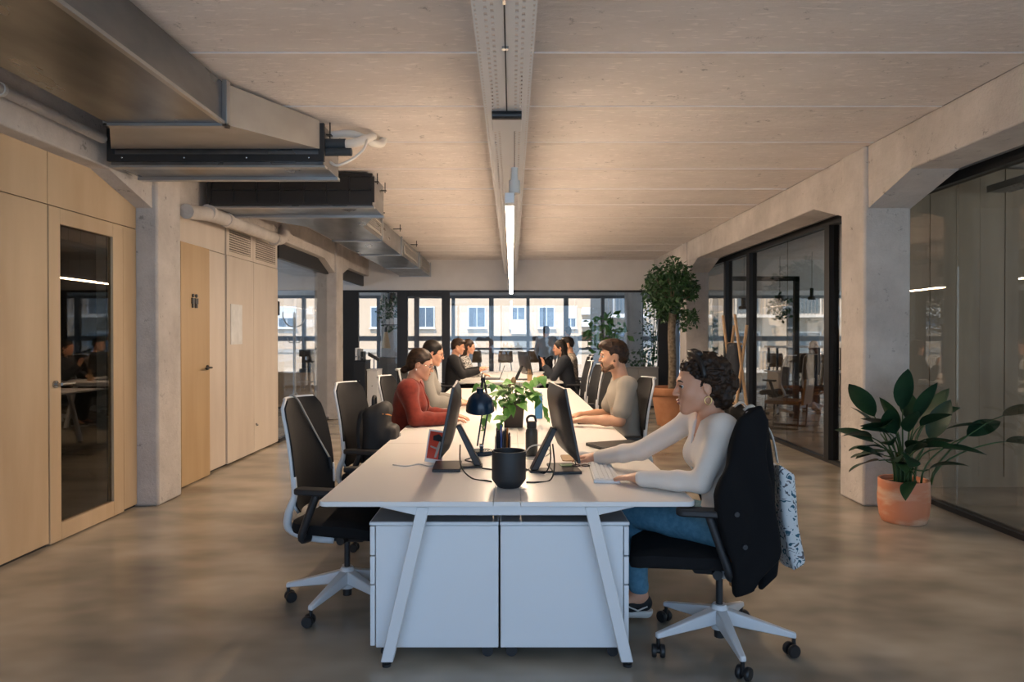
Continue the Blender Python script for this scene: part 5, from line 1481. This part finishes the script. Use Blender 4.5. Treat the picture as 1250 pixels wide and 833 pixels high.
a0 = [px2(p, q, 276) for p, q in ((879, 648), (884, 660), (890, 690), (892, 712), (888, 712), (880, 670))]
LP(ct)(MB().prism(a0, lambda a, b: (a, 2.965, b), lambda a, b: (a, 2.985, b)), 'lining', mat('tan lining', (0.42, 0.20, 0.06), 0.7))
def spots_mat():
    m = bpy.data.materials.new('printed canvas'); m.use_nodes = True; nt = m.node_tree; b = nt.nodes['Principled BSDF']
    b.inputs['Roughness'].default_value = 0.85
    t_ = nt.nodes.new('ShaderNodeTexCoord'); v = nt.nodes.new('ShaderNodeTexNoise'); v.inputs['Scale'].default_value = 30
    v.inputs['Detail'].default_value = 1.0; v.inputs['Distortion'].default_value = 1.2
    nt.links.new(t_.outputs['Object'], v.inputs['Vector'])
    r = nt.nodes.new('ShaderNodeValToRGB'); r.color_ramp.interpolation = 'CONSTANT'
    r.color_ramp.elements[0].color = (0.03, 0.10, 0.14, 1); r.color_ramp.elements[1].position = 0.385; r.color_ramp.elements[1].color = (0.60, 0.62, 0.62, 1)
    e_ = r.color_ramp.elements.new(0.625); e_.color = (0.10, 0.10, 0.11, 1)
    nt.links.new(v.outputs['Fac'], r.inputs[0]); nt.links.new(r.outputs[0], b.inputs['Base Color'])
    return m
tb = thing('tote_bag', 'white canvas tote bag with small dark print hanging behind the coat', 'bag', (1.28, 3.3, 0.4))
S = SDF(0.008)
tp = [(936,560),(953,572),(958,630),(968,672),(966,678),(952,686),(946,660),(940,620)]
S.poly([px2(p, q, 258) for p, q in tp], 3.24, 0.18, 0.02, 0.02)
S.disp = lambda X, Y, Z: 0.004*np.sin(30*Y+9*Z)+0*X
o = S.build('bag_body', spots_mat(), None); o.data.transform(Matrix.Translation(-tb.location)); o.parent = tb
for dy in (-0.07, 0.07):
    LP(tb)(MB().tube(spline([(1.235, 3.24+dy, .87), (1.20, 3.22+dy, 1.0), (1.14, 3.2+dy, 1.09), (1.10, 3.19+dy, 1.14), (1.06, 3.19+dy, 1.12)]), 0.011, 8, flat=0.4), 'handle', mat('cream webbing', (0.62, 0.57, 0.50), 0.8), smooth=True)
bp_ = thing('backpack', 'black backpack with pale zip pulls standing on the office chair', 'backpack', (-0.955, 4.83, 0.50))
M_bpk = mat('black nylon', (0.012, 0.012, 0.013), 0.7)
S = SDF(0.007)
S.box((0, 0, .235), (.085, .15, .235), None, 0.07, 0.02); S.box((.10, 0, .17), (.05, .12, .16), None, 0.045, 0.025)
S.cap((.05, -.06, .44), (.05, .06, .44), .05, .05, 0.04)
S.disp = folds(0.003)
S.build('bag_body', M_bpk, bp_)
MB().tube(spline([(-.02, -.04, .45), (-.02, -.03, .52), (-.02, .03, .52), (-.02, .04, .45)]), .012, 8).build('grab_handle', M_bpk, bp_, smooth=True)
for yy_, zz in ((-.08, .12), (.04, .24)):
    MB().cbox((.155, yy_, zz), (.012, .012, .05)).build('zip_pull', M_sole, bp_)
for s_ in (-1, 1):
    MB().tube(spline([(-.08, s_*.07, .44), (-.10, s_*.10, .40), (-.11, s_*.12, .25), (-.08, s_*.12, .08)]), .018, 8, flat=0.4).build('shoulder_strap', M_bpk, bp_, smooth=True)
MB().tube([(.06, -.13, .42), (.10, -.09, .41), (.11, -.05, .40)], .004, 6).build('orange_tab', mat('orange thread', (0.6, 0.2, 0.02), 0.6), bp_)

# ------------------------------------------------------------------ PLANTS
M_terra = mat('terracotta', (0.36, 0.155, 0.072), 0.75, col2=(0.43, 0.20, 0.10), scale=6)
M_pink = mat('salmon glazed clay', (0.60, 0.22, 0.11), 0.5, col2=(0.66, 0.42, 0.28), scale=3.0, stretch=(1, 1, 3.0), lo=0.48, hi=0.62)
M_gleaf = mat('glossy dark leaf', (0.008, 0.032, 0.016), 0.36, col2=(0.016, 0.055, 0.024), scale=7, spec=0.4)
M_gstem = mat('dark stem', (0.035, 0.085, 0.025), 0.5)
sp_t = thing('potted_plant', 'broad leaved dark green plant in a salmon clay pot by the column', 'plant', (3.08, 5.36, 0))
MB().lathe([(0.150, 0.0), (0.158, 0.006), (0.172, 0.05), (0.183, 0.13), (0.185, 0.20), (0.181, 0.27), (0.182, 0.325), (0.178, 0.335), (0.166, 0.333), (0.165, 0.30), (0.0001, 0.295)], n=44).build('pot', M_pink, sp_t, smooth='auto')
MB().lathe([(0.164, 0.296), (0.08, 0.302), (0.0001, 0.303)], n=24).build('soil', M_soil, sp_t, smooth=True)
big = [leaf_mesh('big_leaf_a', M_gleaf, 0.34, 0.155, 0.10, 0.22, 10), leaf_mesh('big_leaf_b', M_gleaf, 0.29, 0.14, 0.25, 0.2, 10), leaf_mesh('big_leaf_c', M_gleaf, 0.24, 0.115, 0.45, 0.25, 10)]
#  tip of the stalk (x,y,z) relative to the pot, leaf direction, leaf kind, roll
st_l = [((-.22, .02, .82), (-.55, 0, .75), 0, .9), ((-.02, -.02, .88), (-.05, -.2, 1), 0, .2), ((.06, -.06, .80), (.25, -.3, 1), 0, -.4), ((-.04, -.14, .72), (-.25, -.5, .7), 1, .5),
        ((.16, .0, .76), (.45, -.1, .9), 0, .5), ((.14, -.10, .66), (.35, -.2, 1), 0, 1.2), ((.22, .06, .78), (.8, 0, .55), 1, .3), ((.30, -.02, .72), (.9, -.1, .35), 1, -.3),
        ((.46, -.05, .68), (.8, -.1, .5), 1, .8), ((.70, -.10, .84), (.9, -.1, .30), 0, .3), ((.64, -.22, .66), (1, -.1, .02), 0, .3), ((-.20, -.08, .72), (-.7, -.3, .35), 1, .4),
        ((-.24, -.10, .60), (-.8, -.2, .15), 1, .2), ((-.26, -.12, .50), (-.9, -.2, -.02), 1, .4), ((-.18, -.16, .62), (-.5, -.5, .5), 2, .6), ((-.12, -.10, .70), (-.5, -.3, .8), 1, .9),
        ((-.10, -.20, .50), (-.4, -.6, .2), 2, .2), ((-.06, -.18, .58), (-.1, -.7, .5), 1, -.3), ((.02, -.18, .60), (.3, -.6, .4), 2, .4), ((.20, -.16, .60), (.8, -.3, .1), 1, .2),
        ((-.05, -.22, .36), (-.6, -.5, .0), 2, .3), ((-.26, -.02, .66), (-.9, .1, .4), 2, .5), ((.10, -.16, .44), (.6, -.4, .5), 2, .1), ((-.14, .08, .68), (-.4, .4, .8), 1, .1), ((.10, .10, .78), (.2, .4, .9), 1, .1), ((-.02, .05, .70), (-.2, .2, 1), 1, 1.0)]
r11 = random.Random(11)
for i in range(12):
    a = r11.uniform(2.2, 5.6); q = r11.uniform(.08, .24); z_ = r11.uniform(.46, .78)
    st_l.append(((q*math.cos(a), q*math.sin(a), z_), (math.cos(a), math.sin(a), r11.uniform(0, .9)), r11.choice((1, 1, 2)), r11.uniform(-.6, .9)))
for p, d, kd, rl in st_l:
    p = V3(p); b0 = V3((p.x*0.28, p.y*0.28, .30))
    MB().tube(bez(b0, b0+V3((0, 0, .22)), p-V3(d).normalized()*.12, p, 8), [.0085-.0005*i for i in range(9)], 7).build('stalk', M_gstem, sp_t, smooth=True)
    put_leaf(big[kd], sp_t, p, d, rl, 1.0, 'leaf')

def foliage(name, m, par, pts, ln, wd, seed, up=0.0):
    r_ = random.Random(seed); mb = MB()
    for p in pts:
        d = V3((r_.gauss(0, 1), r_.gauss(0, 1), r_.gauss(up, .7))).normalized()
        n_ = d.orthogonal().normalized(); n_.rotate(Matrix.Rotation(r_.uniform(0, 6.28), 3, d)); sd = d.cross(n_)
        l = ln*r_.uniform(.7, 1.25); w = wd*r_.uniform(.7, 1.2)*.5
        p = V3(p)
        mb.add([p, p+d*l*.5+sd*w+n_*l*.06, p+d*l, p+d*l*.5-sd*w+n_*l*.06, p+d*l*.5-n_*l*.03], [(0, 4, 1), (1, 4, 2), (2, 4, 3), (3, 4, 0)])
    o = mb.build(name, m, par); o['kind'] = 'stuff'; return o
M_ficus = mat('ficus leaf', (0.016, 0.055, 0.016), 0.4, col2=(0.035, 0.10, 0.028), scale=9)
M_bark = mat('ficus bark', (0.10, 0.075, 0.05), 0.9, col2=(0.22, 0.18, 0.13), scale=24, bump=0.4)
fc = thing('ficus_tree', 'ball shaped ficus tree with a bare trunk in a big terracotta pot', 'tree', (2.60, 11.1, 0))
MB().lathe([(0.22, 0.0), (0.235, 0.01), (0.32, 0.50), (0.36, 0.50), (0.372, 0.515), (0.375, 0.615), (0.365, 0.625), (0.335, 0.62), (0.33, 0.54), (0.0001, 0.535)], n=44).build('pot', M_terra, fc, smooth='auto')
MB().lathe([(0.328, 0.536), (0.0001, 0.555)], n=24).build('soil', M_soil, fc)
MB().tube(spline([(0, 0, .54), (.01, 0, 1.0), (-.005, 0, 1.45), (.01, .01, 1.85), (0, 0, 2.15)]), 0.062, 12).build('trunk', M_bark, fc, smooth=True)
r9 = random.Random(9); pts = []
for i in range(16):
    a = r9.uniform(0, 6.28); e_ = r9.uniform(-.2, 1.2); q = V3((math.cos(a)*math.cos(e_)*.42, math.sin(a)*math.cos(e_)*.42, 2.15+math.sin(e_)*.45))
    MB().tube(bez((0, 0, 1.9), (q.x*.3, q.y*.3, 2.05), q*.8+V3((0, 0, .4)), q, 6), [.02, .018, .015, .012, .01, .007, .004], 6).build('branch', M_bark, fc, smooth=True)
while len(pts) < 2300:
    a = V3((r9.uniform(-1, 1), r9.uniform(-1, 1), r9.uniform(-1, 1)))
    if 0.35 < a.length < 1:
        lump = 0.80+0.20*math.sin(5*a.x+2*a.z)*math.cos(4*a.y+1)
        pts.append((a.x*.56*lump, a.y*.56*lump, 2.20+a.z*.60*lump-(0.18 if a.x > .3 and a.z < -.3 else 0)))
foliage('leaves', M_ficus, fc, pts, .095, .045, 3, -.5)
def bush(label, loc, h0, h1, rx, n, ln, wd, m, seed, pot=None, pr=.16, ph=.28, trunk=True, name='potted_plant'):
    t_ = thing(name, label, 'plant', loc)
    if pot:
        MB().lathe([(pr*.75, 0), (pr, ph), (pr*.92, ph), (pr*.9, ph-.03), (.0001, ph-.03)], n=24).build('pot', pot, t_, smooth='auto')
    r_ = random.Random(seed); P_ = []
    while len(P_) < n:
        a = V3((r_.uniform(-1, 1), r_.uniform(-1, 1), r_.uniform(-1, 1)))
        if .2 < a.length < 1: P_.append((a.x*rx, a.y*rx, (h0+h1)/2+a.z*(h1-h0)/2))
    if trunk:
        for i in range(4):
            a = r_.uniform(0, 6.28)
            MB().tube(bez((0, 0, ph*.9 if pot else 0), (0, 0, h0), (rx*.3*math.cos(a), rx*.3*math.sin(a), (h0+h1)/2), (rx*.5*math.cos(a), rx*.5*math.sin(a), h1*.92), 6), .010, 6).build('stem', M_gstem, t_, smooth=True)
    elif name == 'hanging_plant':
        MB().cyl((0, 0, (h0+h1)/2), (0, 0, H), .006, n=6).build('cord', M_blk, t_)
        MB().lathe([(.04, h1-.22), (.10, h1-.12), (.10, h1-.02), (.0001, h1-.03)], n=16).build('basket', M_blk, t_, smooth='auto')
    foliage('leaves', m, t_, P_, ln, wd, seed+1)
    return t_
M_fig = mat('bright fig leaf', (0.05, 0.17, 0.03), 0.4, col2=(0.11, 0.28, 0.05), scale=5)
bush('tall bright green fig plant beyond the glass partition', (2.25, 16.4, 0), .85, 2.10, .52, 95, .24, .15, M_fig, 21, M_terra, .2, .35)
bush('bushy green plant beyond the black post behind the ficus', (3.05, 15.8, 0), .35, 1.25, .40, 190, .12, .07, M_ficus, 22, M_terra)
bush('tall airy plant by the outer windows behind the ficus', (3.55, 17.2, 0), 0.9, 2.3, .40, 200, .10, .05, M_ficus, 23, M_terra)

# ------------------------------------------------------------------ FURNITURE IN THE BACKGROUND
M_tanw = mat('tan wood', (0.42, 0.26, 0.13), 0.55, col2=(0.50, 0.32, 0.17), scale=4, stretch=(1, 1, .3))
M_grey = mat('mid grey laminate', (0.20, 0.20, 0.20), 0.5)
M_crm = mat('cream lacquer', (0.60, 0.56, 0.50), 0.5)
M_shell = mat('brown shell', (0.23, 0.13, 0.06), 0.5)
def cabinet(label, x0, x1, y0, y1, h, m, nd=2, name='cabinet', front=-1):
    t_ = thing(name, label, 'cabinet', ((x0+x1)/2, (y0+y1)/2, 0)); L = LP(t_)
    L(MB().box(x0, x1, y0+.02, y1, .04, h-.02), 'body', m); L(MB().box(x0-.01, x1+.01, y0, y1, h-.02, h), 'top', m, bevel=.003)
    L(MB().box(x0+.03, x1-.03, y0+.05, y1-.03, 0, .04), 'plinth', M_blk)
    w = (x1-x0)/nd
    for i in range(nd):
        d = L(MB().box(x0+i*w+.004, x0+(i+1)*w-.004, y0, y0+.018, .05, h-.03), 'door', m, bevel=.002, seg=1)
        ox, oy = x0+(i+.5)*w-t_.location.x, y0-t_.location.y
        MB().cyl((ox, oy-.015, h*.6), (ox, oy, h*.6), .01).build('knob', M_chrome, d)
    return t_
cabinet('low charcoal storage unit behind the row of office chairs', 1.75, 2.95, 13.75, 14.15, .82, M_grey, 3)
cabinet('grey sideboard beyond the partition under the cone lamp', -2.95, -2.46, 15.0, 15.5, .98, M_grey, 1)
cabinet('black cupboard against the glass beside the second column', -3.06, -2.84, 13.2, 13.7, .98, M_blk, 1)
cabinet('white drawer cube next to the black cupboard', -2.83, -2.62, 13.3, 13.75, .80, M_paper, 1)
for i, (x, h_, c, lb) in enumerate(((-3.03, .24, M_paper, 'white ring binder on the black cupboard'), (-2.97, .22, mat('grey binder', (0.3, 0.32, 0.33), .5), 'grey ring binder on the black cupboard'), (-2.915, .17, M_blk, 'short black box file on the black cupboard'))):
    b = thing('binder', lb, 'binder', (x, 13.4, .98), 0, 'binders on the black cupboard')
    MB().box(-.022, .022, -.12, .12, 0, h_).build('cover', c, b, bevel=.002); MB().cyl((0, -.121, h_*.3), (0, -.125, h_*.3), .012).build('finger_ring', M_chrome, b)
ln_ = thing('tablet_stand', 'grey tablet on a tilted stand over the white cube', 'tablet', (-2.72, 13.45, .80))
MB().box(-.13, .13, -.006, .006, -.09, .09, Matrix.Translation((0, 0, .24)) @ Matrix.Rotation(.5, 4, 'Y') @ Matrix.Rotation(1.1, 4, 'X')).build('tablet', M_grey, ln_)
MB().cyl((0, 0, .01), (0, 0, .22), .012).build('post', M_chrome, ln_); MB().cyl((0, 0, 0), (0, 0, .012), .07).build('foot', M_chrome, ln_)
# cone pendant
pl = thing('pendant_lamp', 'pale wood cone pendant lamp beyond the partition', 'lamp', (-2.90, 15.7, 1.17))
MB().lathe([(.105, 0), (.11, .003), (.04, .37), (.036, .375), (.03, .372), (.095, .01)], n=28).build('shade', mat('pale wood veneer', (.62, .44, .27), .5), pl, smooth='auto')
MB().lathe([(.03, .37), (.034, .40), (.03, .46), (.008, .48), (.0001, .48)], n=16).build('cap', M_blk, pl, smooth='auto')
MB().cyl((0, 0, .47), (0, 0, H-1.17), .004, n=6).build('cord', M_blk, pl)
# hanging plant shelf
hs = thing('hanging_shelf', 'hanging wire shelf with white boxes beyond the partition', 'shelf', (-2.80, 15.9, 1.70))
MB().box(-.19, .19, -.12, .12, 0, .018).build('board', M_blk, hs)
for x in (-.18, .18):
    for y_ in (-.11, .11): MB().cyl((x, y_, .018), (x, y_, H-1.70), .005, n=6).build('wire', M_wmetal, hs)
for i in range(3): MB().box(-.13+i*.10, -.05+i*.10, -.08, .05, .018, .14+.02*i).build('white_box', M_paper, hs)
bush('dense hanging ivy above the wire shelf beyond the partition', (-2.90, 16.45, 0), 1.55, 2.5, .36, 480, .085, .055, M_ficus, 31, trunk=False, name='hanging_plant')
# window counter with stools and a table lamp
wc_ = thing('window_counter', 'long dark counter along the outer windows', 'counter', (0.5, 18.5, 0)); L = LP(wc_)
L(MB().box(-2.8, 2.9, 18.25, 18.75, 1.08, 1.13), 'counter_top', M_alu, bevel=.004)
for x in (-2.7, -.9, .9, 2.7): L(MB().box(x-.03, x+.03, 18.45, 18.55, 0, 1.08), 'leg', M_alu)
def stool(label, loc, rz, grp):
    t_ = thing('bar_stool', label, 'stool', loc, rz, grp)
    vs = []; fs = []
    for i in range(7):
        for j in range(7):
            u = -1+2*j/6; v = i/6
            vs.append((-.16-.06*v+.07*u*u, u*(.19-.02*v), .80+.26*v))
    for i in range(6):
        for j in range(6): a = i*7+j; fs.append((a, a+1, a+8, a+7))
    o = MB().add(vs, fs).build('back_shell', M_shell, t_, smooth=True); o.modifiers.new('thick', 'SOLIDIFY').thickness = .012
    MB().prism(rrect(-.19, .19, -.19, .19, .08, 4), lambda a, b: (a, b, .76), lambda a, b: (a, b, .80)).build('seat', M_shell, t_, bevel=.01)
    for sx_ in (-1, 1):
        for sy_ in (-1, 1): MB().cyl((sx_*.14, sy_*.14, .76), (sx_*.20, sy_*.20, 0), .011, n=8).build('leg', M_wmetal, t_, smooth='auto')
    MB().tube([(-.19, -.19, .25), (.19, -.19, .25), (.19, .19, .25), (-.19, .19, .25)], .008, 6, closed=True).build('foot_rest', M_wmetal, t_)
    return t_
SGp = 'brown shell stools at the window counter'
s0 = stool('brown shell bar stool at the window counter, furthest from the table lamp', (-0.98, 17.9, 0), PI/2, SGp)
dup(s0, (-.17, 17.9, 0), PI/2, 'brown shell bar stool in the middle of three at the window counter')
dup(s0, (.62, 17.9, 0), PI/2, 'brown shell bar stool at the window counter, closest to the table lamp')
tl2 = thing('table_lamp', 'table lamp with a tan drum shade on the window counter', 'lamp', (2.05, 18.4, 1.13))
MB().cyl((0, 0, 0), (0, 0, .02), .07).build('base', M_blk, tl2); MB().cyl((0, 0, .02), (0, 0, .22), .01).build('stem', M_blk, tl2)
MB().lathe([(.17, .22), (.17, .44), (.165, .44), (.165, .22)], n=28).build('shade', mat('tan lampshade', (.55, .38, .22), .7), tl2, smooth='auto')
# coat stand room
cs = thing('coat_stand', 'cream coat stand with curved hooks behind the glass', 'coat stand', (-4.08, 12.8, 0))
MB().cyl((0, 0, .35), (0, 0, 1.88), .026).build('pole', M_crm, cs, smooth='auto')
for i in range(3):
    a = i*2*PI/3+.4
    MB().tube([(0, 0, .42), (.12*math.cos(a), .12*math.sin(a), .22), (.28*math.cos(a), .28*math.sin(a), .012)], .02, 8).build('foot', M_crm, cs, smooth=True)
for i in range(4):
    a = i*PI/2+.3
    MB().tube(spline([(0, 0, 1.62), (.12*math.cos(a), .12*math.sin(a), 1.66), (.2*math.cos(a), .2*math.sin(a), 1.80), (.2*math.cos(a), .2*math.sin(a), 1.90)]), .010, 8).build('hook', M_crm, cs, smooth=True)
    MB().tube(spline([(0, 0, 1.35), (.08*math.cos(a), .08*math.sin(a), 1.33), (.13*math.cos(a), .13*math.sin(a), 1.42)]), .008, 8).build('small_hook', M_crm, cs, smooth=True)
cabinet('tan cupboard behind the coat stand', -4.75, -3.95, 13.6, 14.1, .72, M_tanw, 2)
cm = thing('coffee_machine', 'black coffee machine on the tan cupboard behind the coat stand', 'coffee machine', (-4.12, 13.8, .72))
MB().box(-.14, .14, -.16, .16, 0, .08).box(-.14, .14, .02, .16, .08, .42).box(-.14, .14, -.16, .16, .32, .46).build('housing', M_blk, cm, bevel=.01); MB().cyl((0, -.08, .25), (0, -.08, .32), .03).build('spout', M_chrome, cm)
pl2 = thing('pendant_lamp', 'dark cylinder pendant lamp in the coat stand room', 'lamp', (-4.5, 13.0, 1.85)); MB().lathe([(.075, 0), (.075, .26), (.0001, .27)], n=20).build('shade', M_blk, pl2, smooth='auto'); MB().cyl((0, 0, .27), (0, 0, H-1.85), .004, n=6).build('cord', M_blk, pl2)
# wooden rack in front of the right glass
rk = thing('wooden_rack', 'leaning wooden clothes rack with dark garments by the right glass', 'rack', (3.02, 9.2, 0))
for dy, dx in ((-.28, .0), (.28, .0)):
    MB().cyl((.12, dy, 0), (-.10, dy*.9, 1.74), .020, n=10).build('pole', M_tanw, rk, smooth='auto'); MB().cyl((-.16, dy, 0), (.06, dy*.9, 1.60), .020, n=10).build('pole', M_tanw, rk, smooth='auto')
for z_, x_ in ((.55, .05), (1.35, -.02)): MB().cyl((x_, -.28, z_), (x_, .28, z_), .016, n=8).build('rung', M_tanw, rk, smooth='auto')
S = SDF(.012); S.box((0, 0, 0), (.06, .17, .34), None, .05, .02); S.cap((0, -.15, .25), (0, -.20, -.25), .045, .04, .03); S.disp = folds(.006)
gm = S.build('hanging_jacket', M_navyc, None); gm.location = (2.99, 9.2, 1.02); tag(gm, 'dark jacket hanging on the wooden rack', 'jacket')
# right hand room
def pend(label, x, y_, z_, r=.07):
    t_ = thing('pendant_lamp', label, 'lamp', (x, y_, z_)); MB().lathe([(r, 0), (r, .05), (r*.5, .07), (r*.5, .22), (.0001, .23)], n=20).build('shade', M_blk, t_, smooth='auto'); MB().cyl((0, 0, .22), (0, 0, H-z_), .004, n=6).build('cord', M_blk, t_)
pend('black pendant lamp between the posts of the right glass room', 4.55, 13.4, 1.98, .10); pend('black pendant lamp over the high table of the right glass room', 5.75, 13.1, 2.15)
ht = thing('high_table', 'high white table in the right glass room', 'table', (6.1, 14.6, 0)); L = LP(ht)
L(MB().box(5.5, 7.0, 14.3, 14.9, 1.20, 1.24), 'table_top', M_desk, bevel=.004)
for x in (5.58, 6.92):
    for y_ in (14.36, 14.84): L(MB().box(x-.02, x+.02, y_-.02, y_+.02, 0, 1.20), 'leg', M_blk)
dup(s0, (5.95, 15.3, 0), -PI/2, 'brown shell bar stool at the high table end near the pendant lamp', 'stools at the high table')
dup(s0, (6.6, 15.3, 0), -PI/2, 'brown shell bar stool at the high table end away from the pendant', 'stools at the high table')
c_ = dup(ch, (5.72, 12.95, 0), 1.3, 'office chair holding the person with auburn hair in the right glass room')
c_ = dup(ch, (4.75, 12.2, 0), 2.2, 'empty office chair in the right glass room before the high table')
ac = thing('armchair', 'brown wooden armchair with black legs behind the right glass', 'chair', (4.38, 10.9, 0), 2.5)
MB().box(-.26, .26, -.27, .27, .38, .44).build('seat', M_shell, ac, bevel=.015); MB().box(-.28, -.24, -.27, .27, .42, .82, Matrix.Rotation(-.12, 4, 'Y')).build('backrest', M_shell, ac, bevel=.012)
for s_ in (-1, 1): MB().tube([(.25, s_*.25, .38), (.27, s_*.25, .012), (-.24, s_*.25, .012), (-.26, s_*.25, .40)], .016, 6).build('sled_leg', M_blk, ac)
bw_ = thing('desk', 'white work desk in the right glass room', 'desk', (6.0, 13.6, 0)); L = LP(bw_)
L(MB().box(5.2, 6.9, 13.4, 14.1, .72, .745), 'table_top', M_desk, bevel=.003)
for x in (5.28, 6.82): L(MB().box(x-.025, x+.025, 13.45, 14.05, 0, .72), 'leg', M_wmetal)
bush('hanging trailing plant in the right glass room', (5.45, 13.9, 0), 1.75, 2.3, .25, 160, .10, .06, M_ficus, 41, trunk=False, name='hanging_plant')
bf = thing('door_frame', 'black steel inner frame in the right glass room', 'frame', (4.6, 11.9, 0)); L = LP(bf)
L(MB().box(4.95, 5.03, 11.95, 12.03, 0, 2.5), 'post', M_blk); L(MB().box(3.75, 5.03, 11.95, 12.03, 2.42, 2.5), 'lintel', M_blk)
tr2 = thing('cable_tray', 'short galvanised cable tray inside the meeting room', 'cable tray', (4.6, 5.0, 2.82)); L = LP(tr2)
o = L(perforated(lambda a, y: (4.55+a, y, 2.80), br, {1: 0, 3: 1, 5: 1, 7: 0}, 1.0, 6.4, 0.055, 0.03), 'tray_floor', M_galv); o.modifiers.new('thick', 'SOLIDIFY').thickness = .002
for s_ in (-1, 1): L(MB().box(4.55+s_*.105-.002, 4.55+s_*.105+.002, 1.0, 6.4, 2.80, 2.86), 'tray_side', M_galv)

# ------------------------------------------------------------------ small things on the far bench
ppc = thing('pen_cup', 'wooden pen cup on the far bench', 'pen cup', (0.28, 10.85, DZ))
MB().lathe([(.038, 0), (.04, .1), (.036, .1), (.034, .01), (.0001, .008)], n=18).build('cup', M_tanw, ppc, smooth='auto')
for i in range(4): MB().cyl((-.015+.01*i, 0, .01), (-.03+.02*i, .01, .19), .004, n=6).build('pencil', M_tanw, ppc)
lt = thing('laptop', 'open dark laptop on the far bench by the blazer', 'laptop', (-0.32, 11.3, DZ), 0.0)
MB().box(-.12, .12, -.17, .17, 0, .014).build('base', M_bez, lt); MB().box(-.005, .005, -.17, .17, 0, .23, Matrix.Translation((.12, 0, .012)) @ Matrix.Rotation(.35, 4, 'Y')).build('screen_lid', M_bez, lt)
tag(MB().box(-.15, .15, -.10, .10, 0, .003).build('paper_sheet', M_paper, None), 'loose white sheet on the far bench before the hooded top', 'paper').location = (0.55, 11.0, DZ)

# ------------------------------------------------------------------ ACROSS THE STREET
M_fac = mat('cream render', (0.52, 0.37, 0.245), 0.9, col2=(0.56, 0.41, 0.28), scale=.8)
M_fac2 = mat('pale grey render', (0.40, 0.33, 0.26), 0.9)
M_wfr = mat('white window frame', (0.62, 0.60, 0.57), 0.6)
M_pane = mat('far window pane', (0.10, 0.13, 0.16), 0.15)
M_blind = mat('white roller blind', (0.62, 0.58, 0.52), 0.8)
struct('street', MB().box(-60, 60, 19.6, 70, -5.2, -5.0), mat('asphalt', (0.16, 0.16, 0.16), 0.9), 'grey street below the windows', 'street')
YF = 34.0
fb = thing('apartment_building', 'cream apartment building with casement windows across the street', 'building', (0, YF, -5))
L = LP(fb)
L(MB().box(-40, 3.9, YF, YF+8, -5, 13), 'wall', M_fac)
rf = random.Random(3)
wx = [(-1.75, .78), (.28, .68), (1.72, .70), (2.92, .46)] + [(-4.3-2.3*i, .78) for i in range(12)]
for zc in (-4.0+2.9*0-.3, -0.95, 2.38, 5.5):
    for x, w in wx:
        h_ = .95
        w0 = L(MB().box(x-w/2-.06, x+w/2+.06, YF-.05, YF, zc-h_/2-.06, zc+h_/2+.06), 'window', M_wfr)
        w0x = MB().box(x-w/2, x-.02, YF-.06, YF-.045, zc-h_/2, zc+h_/2); w0x.v = [tuple(V3(v)-fb.location) for v in w0x.v]
        w0x.build('pane', M_pane, w0)
        w0y = MB().box(x+.02, x+w/2, YF-.06, YF-.045, zc-h_/2, zc+h_/2); w0y.v = [tuple(V3(v)-fb.location) for v in w0y.v]
        w0y.build('pane', M_pane, w0)
        if rf.random() < .6:
            hb_ = rf.uniform(.35, .6)*h_
            b_ = MB().box(x-w/2, x+w/2, YF-.075, YF-.062, zc+h_/2-hb_, zc+h_/2); b_.v = [tuple(V3(v)-fb.location) for v in b_.v]
            b_.build('roller_blind', M_blind, w0)
        sl = MB().box(x-w/2-.1, x+w/2+.1, YF-.14, YF, zc-h_/2-.12, zc-h_/2-.06); sl.v = [tuple(V3(v)-fb.location) for v in sl.v]
        sl.build('sill', M_wfr, w0)
L(MB().box(-40, 3.9, YF-.06, YF, .62, .80), 'string_course', M_fac2)
L(MB().box(-.05, .75, YF-.5, YF-.06, 1.55, 2.25), 'awning', M_blind)
for z_ in (1.9, 2.5):
    a_ = L(MB().box(3.45, 3.85, YF-.35, YF, z_, z_+.35), 'air_conditioner', M_wfr)
f2 = thing('apartment_building', 'taller pale building with balconies beyond the cream one', 'building', (12, YF+4, -5)); L = LP(f2)
L(MB().box(3.9, 45, YF+4, YF+12, -5, 15), 'wall', M_fac2)
for zc in (-3.2, -.2, 2.8, 5.8):
    for i in range(9):
        x = 5.2+i*3.4
        L(MB().box(x, x+2.2, YF+2.9, YF+4, zc-.35, zc-.20), 'balcony_slab', M_wfr)
        for q in range(12):
            if q == 0: b0_ = L(MB().box(x, x+.04, YF+2.92, YF+2.95, zc-.2, zc+.75), 'baluster', M_alu)
            else: share(b0_, 'baluster', (q*.195, 0, 0), f2)
        L(MB().box(x, x+2.2, YF+2.9, YF+2.97, zc+.75, zc+.80), 'hand_rail', M_alu)
        w0 = L(MB().box(x+.4, x+1.8, YF+3.95, YF+4, zc-.2, zc+1.9), 'balcony_door', M_wfr)
        pn_ = MB().box(x+.5, x+1.7, YF+3.93, YF+3.96, zc-.1, zc+1.8); pn_.v = [tuple(V3(v)-f2.location) for v in pn_.v]; pn_.build('pane', M_pane, w0)
